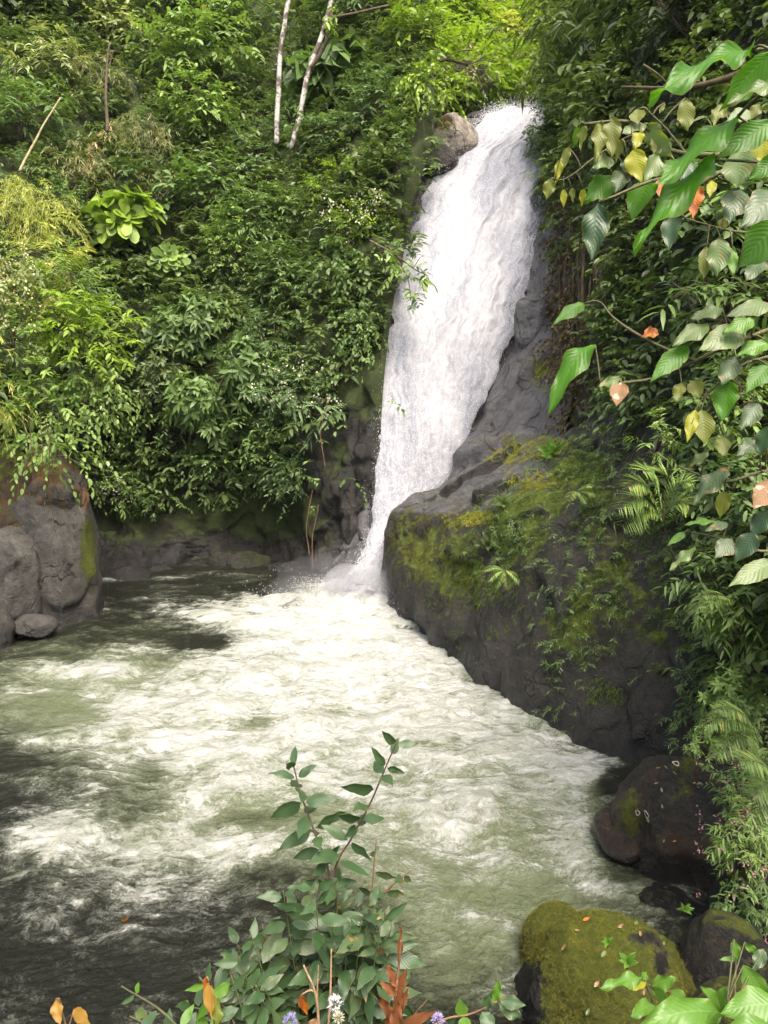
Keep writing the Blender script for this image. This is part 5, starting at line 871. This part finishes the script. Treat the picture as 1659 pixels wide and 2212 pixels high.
flower('small white flower head just under the pale lilac one', 731, 2198, 2.15, .018, WHITE)

# ---- palms and ferns
def frond(mb, ms, base, tip, arch, L, n=22, W=.1, sag=.3):
    base, tip = np.asarray(base), np.asarray(tip); D = np.linalg.norm(tip - base); c = curve([base, (base + tip) / 2 + UP * arch * D, tip], n + 4); tube(ms, c, (.006 * D + .002, .002), 5)
    tg = unit(np.gradient(c, axis=0))[2:-2]; p = c[2:-2]; k = len(p); t = np.linspace(0, 1, k); ln = L * np.sin(math.pi * (.12 + .8 * t)) ** .7
    for s in (-1, 1):
        sd_ = unit(np.cross(tg, [0, -.3, 1.])) * s; leaves(mb, p, sd_ + tg * .55 - UP * sag * .5 + R.normal(0, .05, (k, 3)), UP + R.normal(0, .15, (k, 3)), ln, W, 'needle', 0, sag)
def palm(name, label, cat, base, tips, Y, L, col='mid', arch=.18, group=None, stem=None, n=30, W=.07, sag=.15):
    b = P(*base, Y); e = empty(name, b, label, cat, group); 
    if stem: m_ = MB(); tube(m_, curve([P(*a) for a in stem], 16), (.02, .012), 6); m_.build('stem', bark_mat((.02, .018, .014), (.06, .05, .035)), e)
    for a in tips:
        mb = MB(); ms = MB(); frond(mb, ms, b, P(a[0], a[1], Y + (a[2] if len(a) > 2 else -.2)), arch, px(Y, L), n, W, sag); f = mb.build('frond', lm(col, .35), e); ms.build('rachis', STEM, f)
palm('small_palm', 'small palm with arching fronds and thin dark stem against the big boulder wall', 'palm', (1432, 1118), [(1352, 1050), (1385, 1015), (1450, 1010), (1330, 1100), (1340, 1140), (1490, 1090), (1500, 1040)], 9., 62, 'fresh', .3, None, [(1560, 1300, 9), (1490, 1255, 9), (1450, 1190, 9), (1432, 1118, 9)])
palm('palm_frond', 'feathery frond pointing left at the right edge above the leafy bushes', 'palm', (1590, 1300), [(1478, 1322), (1500, 1290)], 7.6, 30, 'fresh', .12)
palm('palm_frond', 'palm fronds beside the dark boulder at the right edge', 'palm', (1640, 1580), [(1508, 1566), (1540, 1640), (1590, 1660), (1540, 1530)], 7., 44, 'mid', .15)
palm('palm_frond', 'lower palm fronds hanging at the right edge above the pink flowers', 'palm', (1690, 1690), [(1590, 1640), (1600, 1780), (1620, 1720), (1660, 1790)], 6.4, 60, 'mid', .12)
for a in [('fern', 'fern tuft at the top of the boulder wall under the root curtain', (1245, 1060), [(1290, 1072), (1270, 1090), (1225, 1085), (1285, 1050)], 13.6, 16), ('fern', 'fern tuft hanging on the mossy front of the boulder wall', (1090, 1230), [(1050, 1260), (1070, 1275), (1100, 1280), (1125, 1262), (1040, 1235)], 14.3, 14),
          ('fern', 'ferns on the left shoulder under the yellow plume', (95, 1010), [(120, 990), (130, 1005), (75, 1000), (110, 1025)], 17.6, 12), ('fern', 'light fern leaning over the edge of the upper fall on the right', (1200, 350), [(1160, 345), (1165, 370), (1170, 330), (1160, 390)], 25.4, 12)]:
    palm(a[0], a[1], 'fern', a[2], a[3], a[4], a[5], 'fresh', .15, n=16, W=.22)
def rosette(name, label, u, v, Y, r, n, mt, wr=.26, flat=.35):
    c = P(u, v, Y); e = empty(name, c, label, 'plant'); mb = MB()
    for k in range(n):
        th = k * 2.4; f = .45 + .55 * (k / n); d = np.array([cos(th) * f, sin(th) * f * .6 - .2, .75 - .9 * (k / n)]); d = unit(d); bigleaf(mb, c, c + d * r * (.7 + .3 * R.random()), r * wr, R.uniform(-30, 30), .2, .12, .02, .9, 9, 5)
    mb.build('leaves', LMAT[mt], e); ms = MB(); tube(ms, [c - UP * r * .5, c - UP * r * .2, c], .012, 5); ms.build('stem', STEM, e)
rosette('pale_rosette', 'pale star-shaped leaf rosette on the crest of the big boulder wall', 1088, 1090, 16., .36, 16, 'pale')
rosette('pale_rosette', 'pale leafy rosette lower on the shoulder of the big boulder wall', 1055, 1180, 15.6, .34, 16, 'grey', .32)
rosette('pale_rosette', 'second smaller rosette just right of the lower one on the boulder shoulder', 1080, 1172, 15.5, .25, 12, 'grey', .32)
rosette('leafy_herb', 'leafy herb where the slab meets the root wall', 1200, 985, 17.2, .5, 22, 'lime', .3)
rosette('leafy_herb', 'small sprout on top of the bottom right mossy boulder', 1313, 2035, 5.9, .09, 8, 'lime', .4)
rosette('leafy_herb', 'sprout in the middle of the bottom right mossy boulder', 1355, 2078, 5.6, .12, 9, 'lime', .4)
rosette('leafy_herb', 'seedlings in the crevice between the lichen boulder and the mossy one', 1480, 1965, 7.0, .1, 12, 'lime', .35)
# ---- fallen leaves
def fallen(lb, S, u, v, r, mt, roll=0):
    p, n = surf(S, u, v); n = unit(n + UP * .4); a = unit(np.cross(n, R.normal(0, 1, 3))); mb = MB(); b = np.cross(n, a); t = np.linspace(0, 1, 9)[:, None]; s = np.linspace(-1, 1, 5)[None]; w_ = np.sin(math.pi * t ** .9) ** .8 * r * .4 + .0005
    q = p + n * (.012 + .25 * r * (t - .5) ** 2 * 2 + .15 * r * s ** 2)[..., None] + a * ((t - .5) * 2 * r + 0 * s)[..., None] + b * (w_ * s)[..., None]
    l, tt = grid_faces(9, 5); mb.add(q.reshape(-1, 3), l, tt, lt=(t + 0 * s).ravel(), ls=(s + 0 * t).ravel()); o = mb.build('fallen_leaf', LMAT[mt], None, p); tag(o, lb, 'leaf', 'fallen leaves on the boulders')
for u, v, mt in ((1420, 1659, 'tan'), (1442, 1656, 'pale'), (1457, 1666, 'pale'), (1499, 1689, 'tan'), (1524, 1691, 'tan'), (1417, 1691, 'tan'), (1424, 1706, 'pale'), (1454, 1812, 'tan'), (1434, 1812, 'pale'), (1432, 1738, 'pale')): fallen('dry leaf lying on the lichen-ringed dark boulder at the right shore', B5, u, v, R.uniform(.02, .04), mt)
for u, v, mt in ((1264, 1986, 'orange'), (1220, 2044, 'tan'), (1246, 2007, 'tan'), (1372, 1996, 'pale'), (1290, 2124, 'tan'), (1267, 2186, 'pale'), (1434, 2039, 'pale'), (1380, 2018, 'tan'), (1388, 2140, 'tan'), (1340, 2000, 'tan'), (1300, 2060, 'pale')): fallen('dry leaf lying on the mossy boulder in the bottom right corner', B6, u, v, R.uniform(.02, .045), mt)
p = PW(270, 2003); mb = MB(); bigleaf(mb, p + [-.04, 0, .09], p + [.04, .03, .1], .06, 60, .2, .1); tag(mb.build('floating_leaf', LMAT['orange'], None, p), 'single orange leaf floating on the dark water, lower left', 'leaf')
# ------------------------------------------------------------------ damp air in the gorge
mb = MB(); x0, x1, y0, y1, z0, z1 = -160., 160., -40., 140., -2.6, 95.
v = [(x, y, z) for x in (x0, x1) for y in (y0, y1) for z in (z0, z1)]
mb.add(v, [0, 1, 3, 2, 4, 6, 7, 5, 0, 4, 5, 1, 2, 3, 7, 6, 0, 2, 6, 4, 1, 5, 7, 3], [4] * 6)
m = bpy.data.materials.new('damp_air'); m.use_nodes = True; t = m.node_tree; t.nodes.clear(); out = t.nodes.new('ShaderNodeOutputMaterial'); pv = t.nodes.new('ShaderNodeVolumePrincipled')
pv.inputs['Color'].default_value = (.95, .96, .93, 1); pv.inputs['Density'].default_value = .00014; t.links.new(pv.outputs[0], out.inputs['Volume'])
tag(mb.build('haze', m, smooth=False), kind='stuff', label='thin damp haze filling the gorge around the fall', cat='haze')
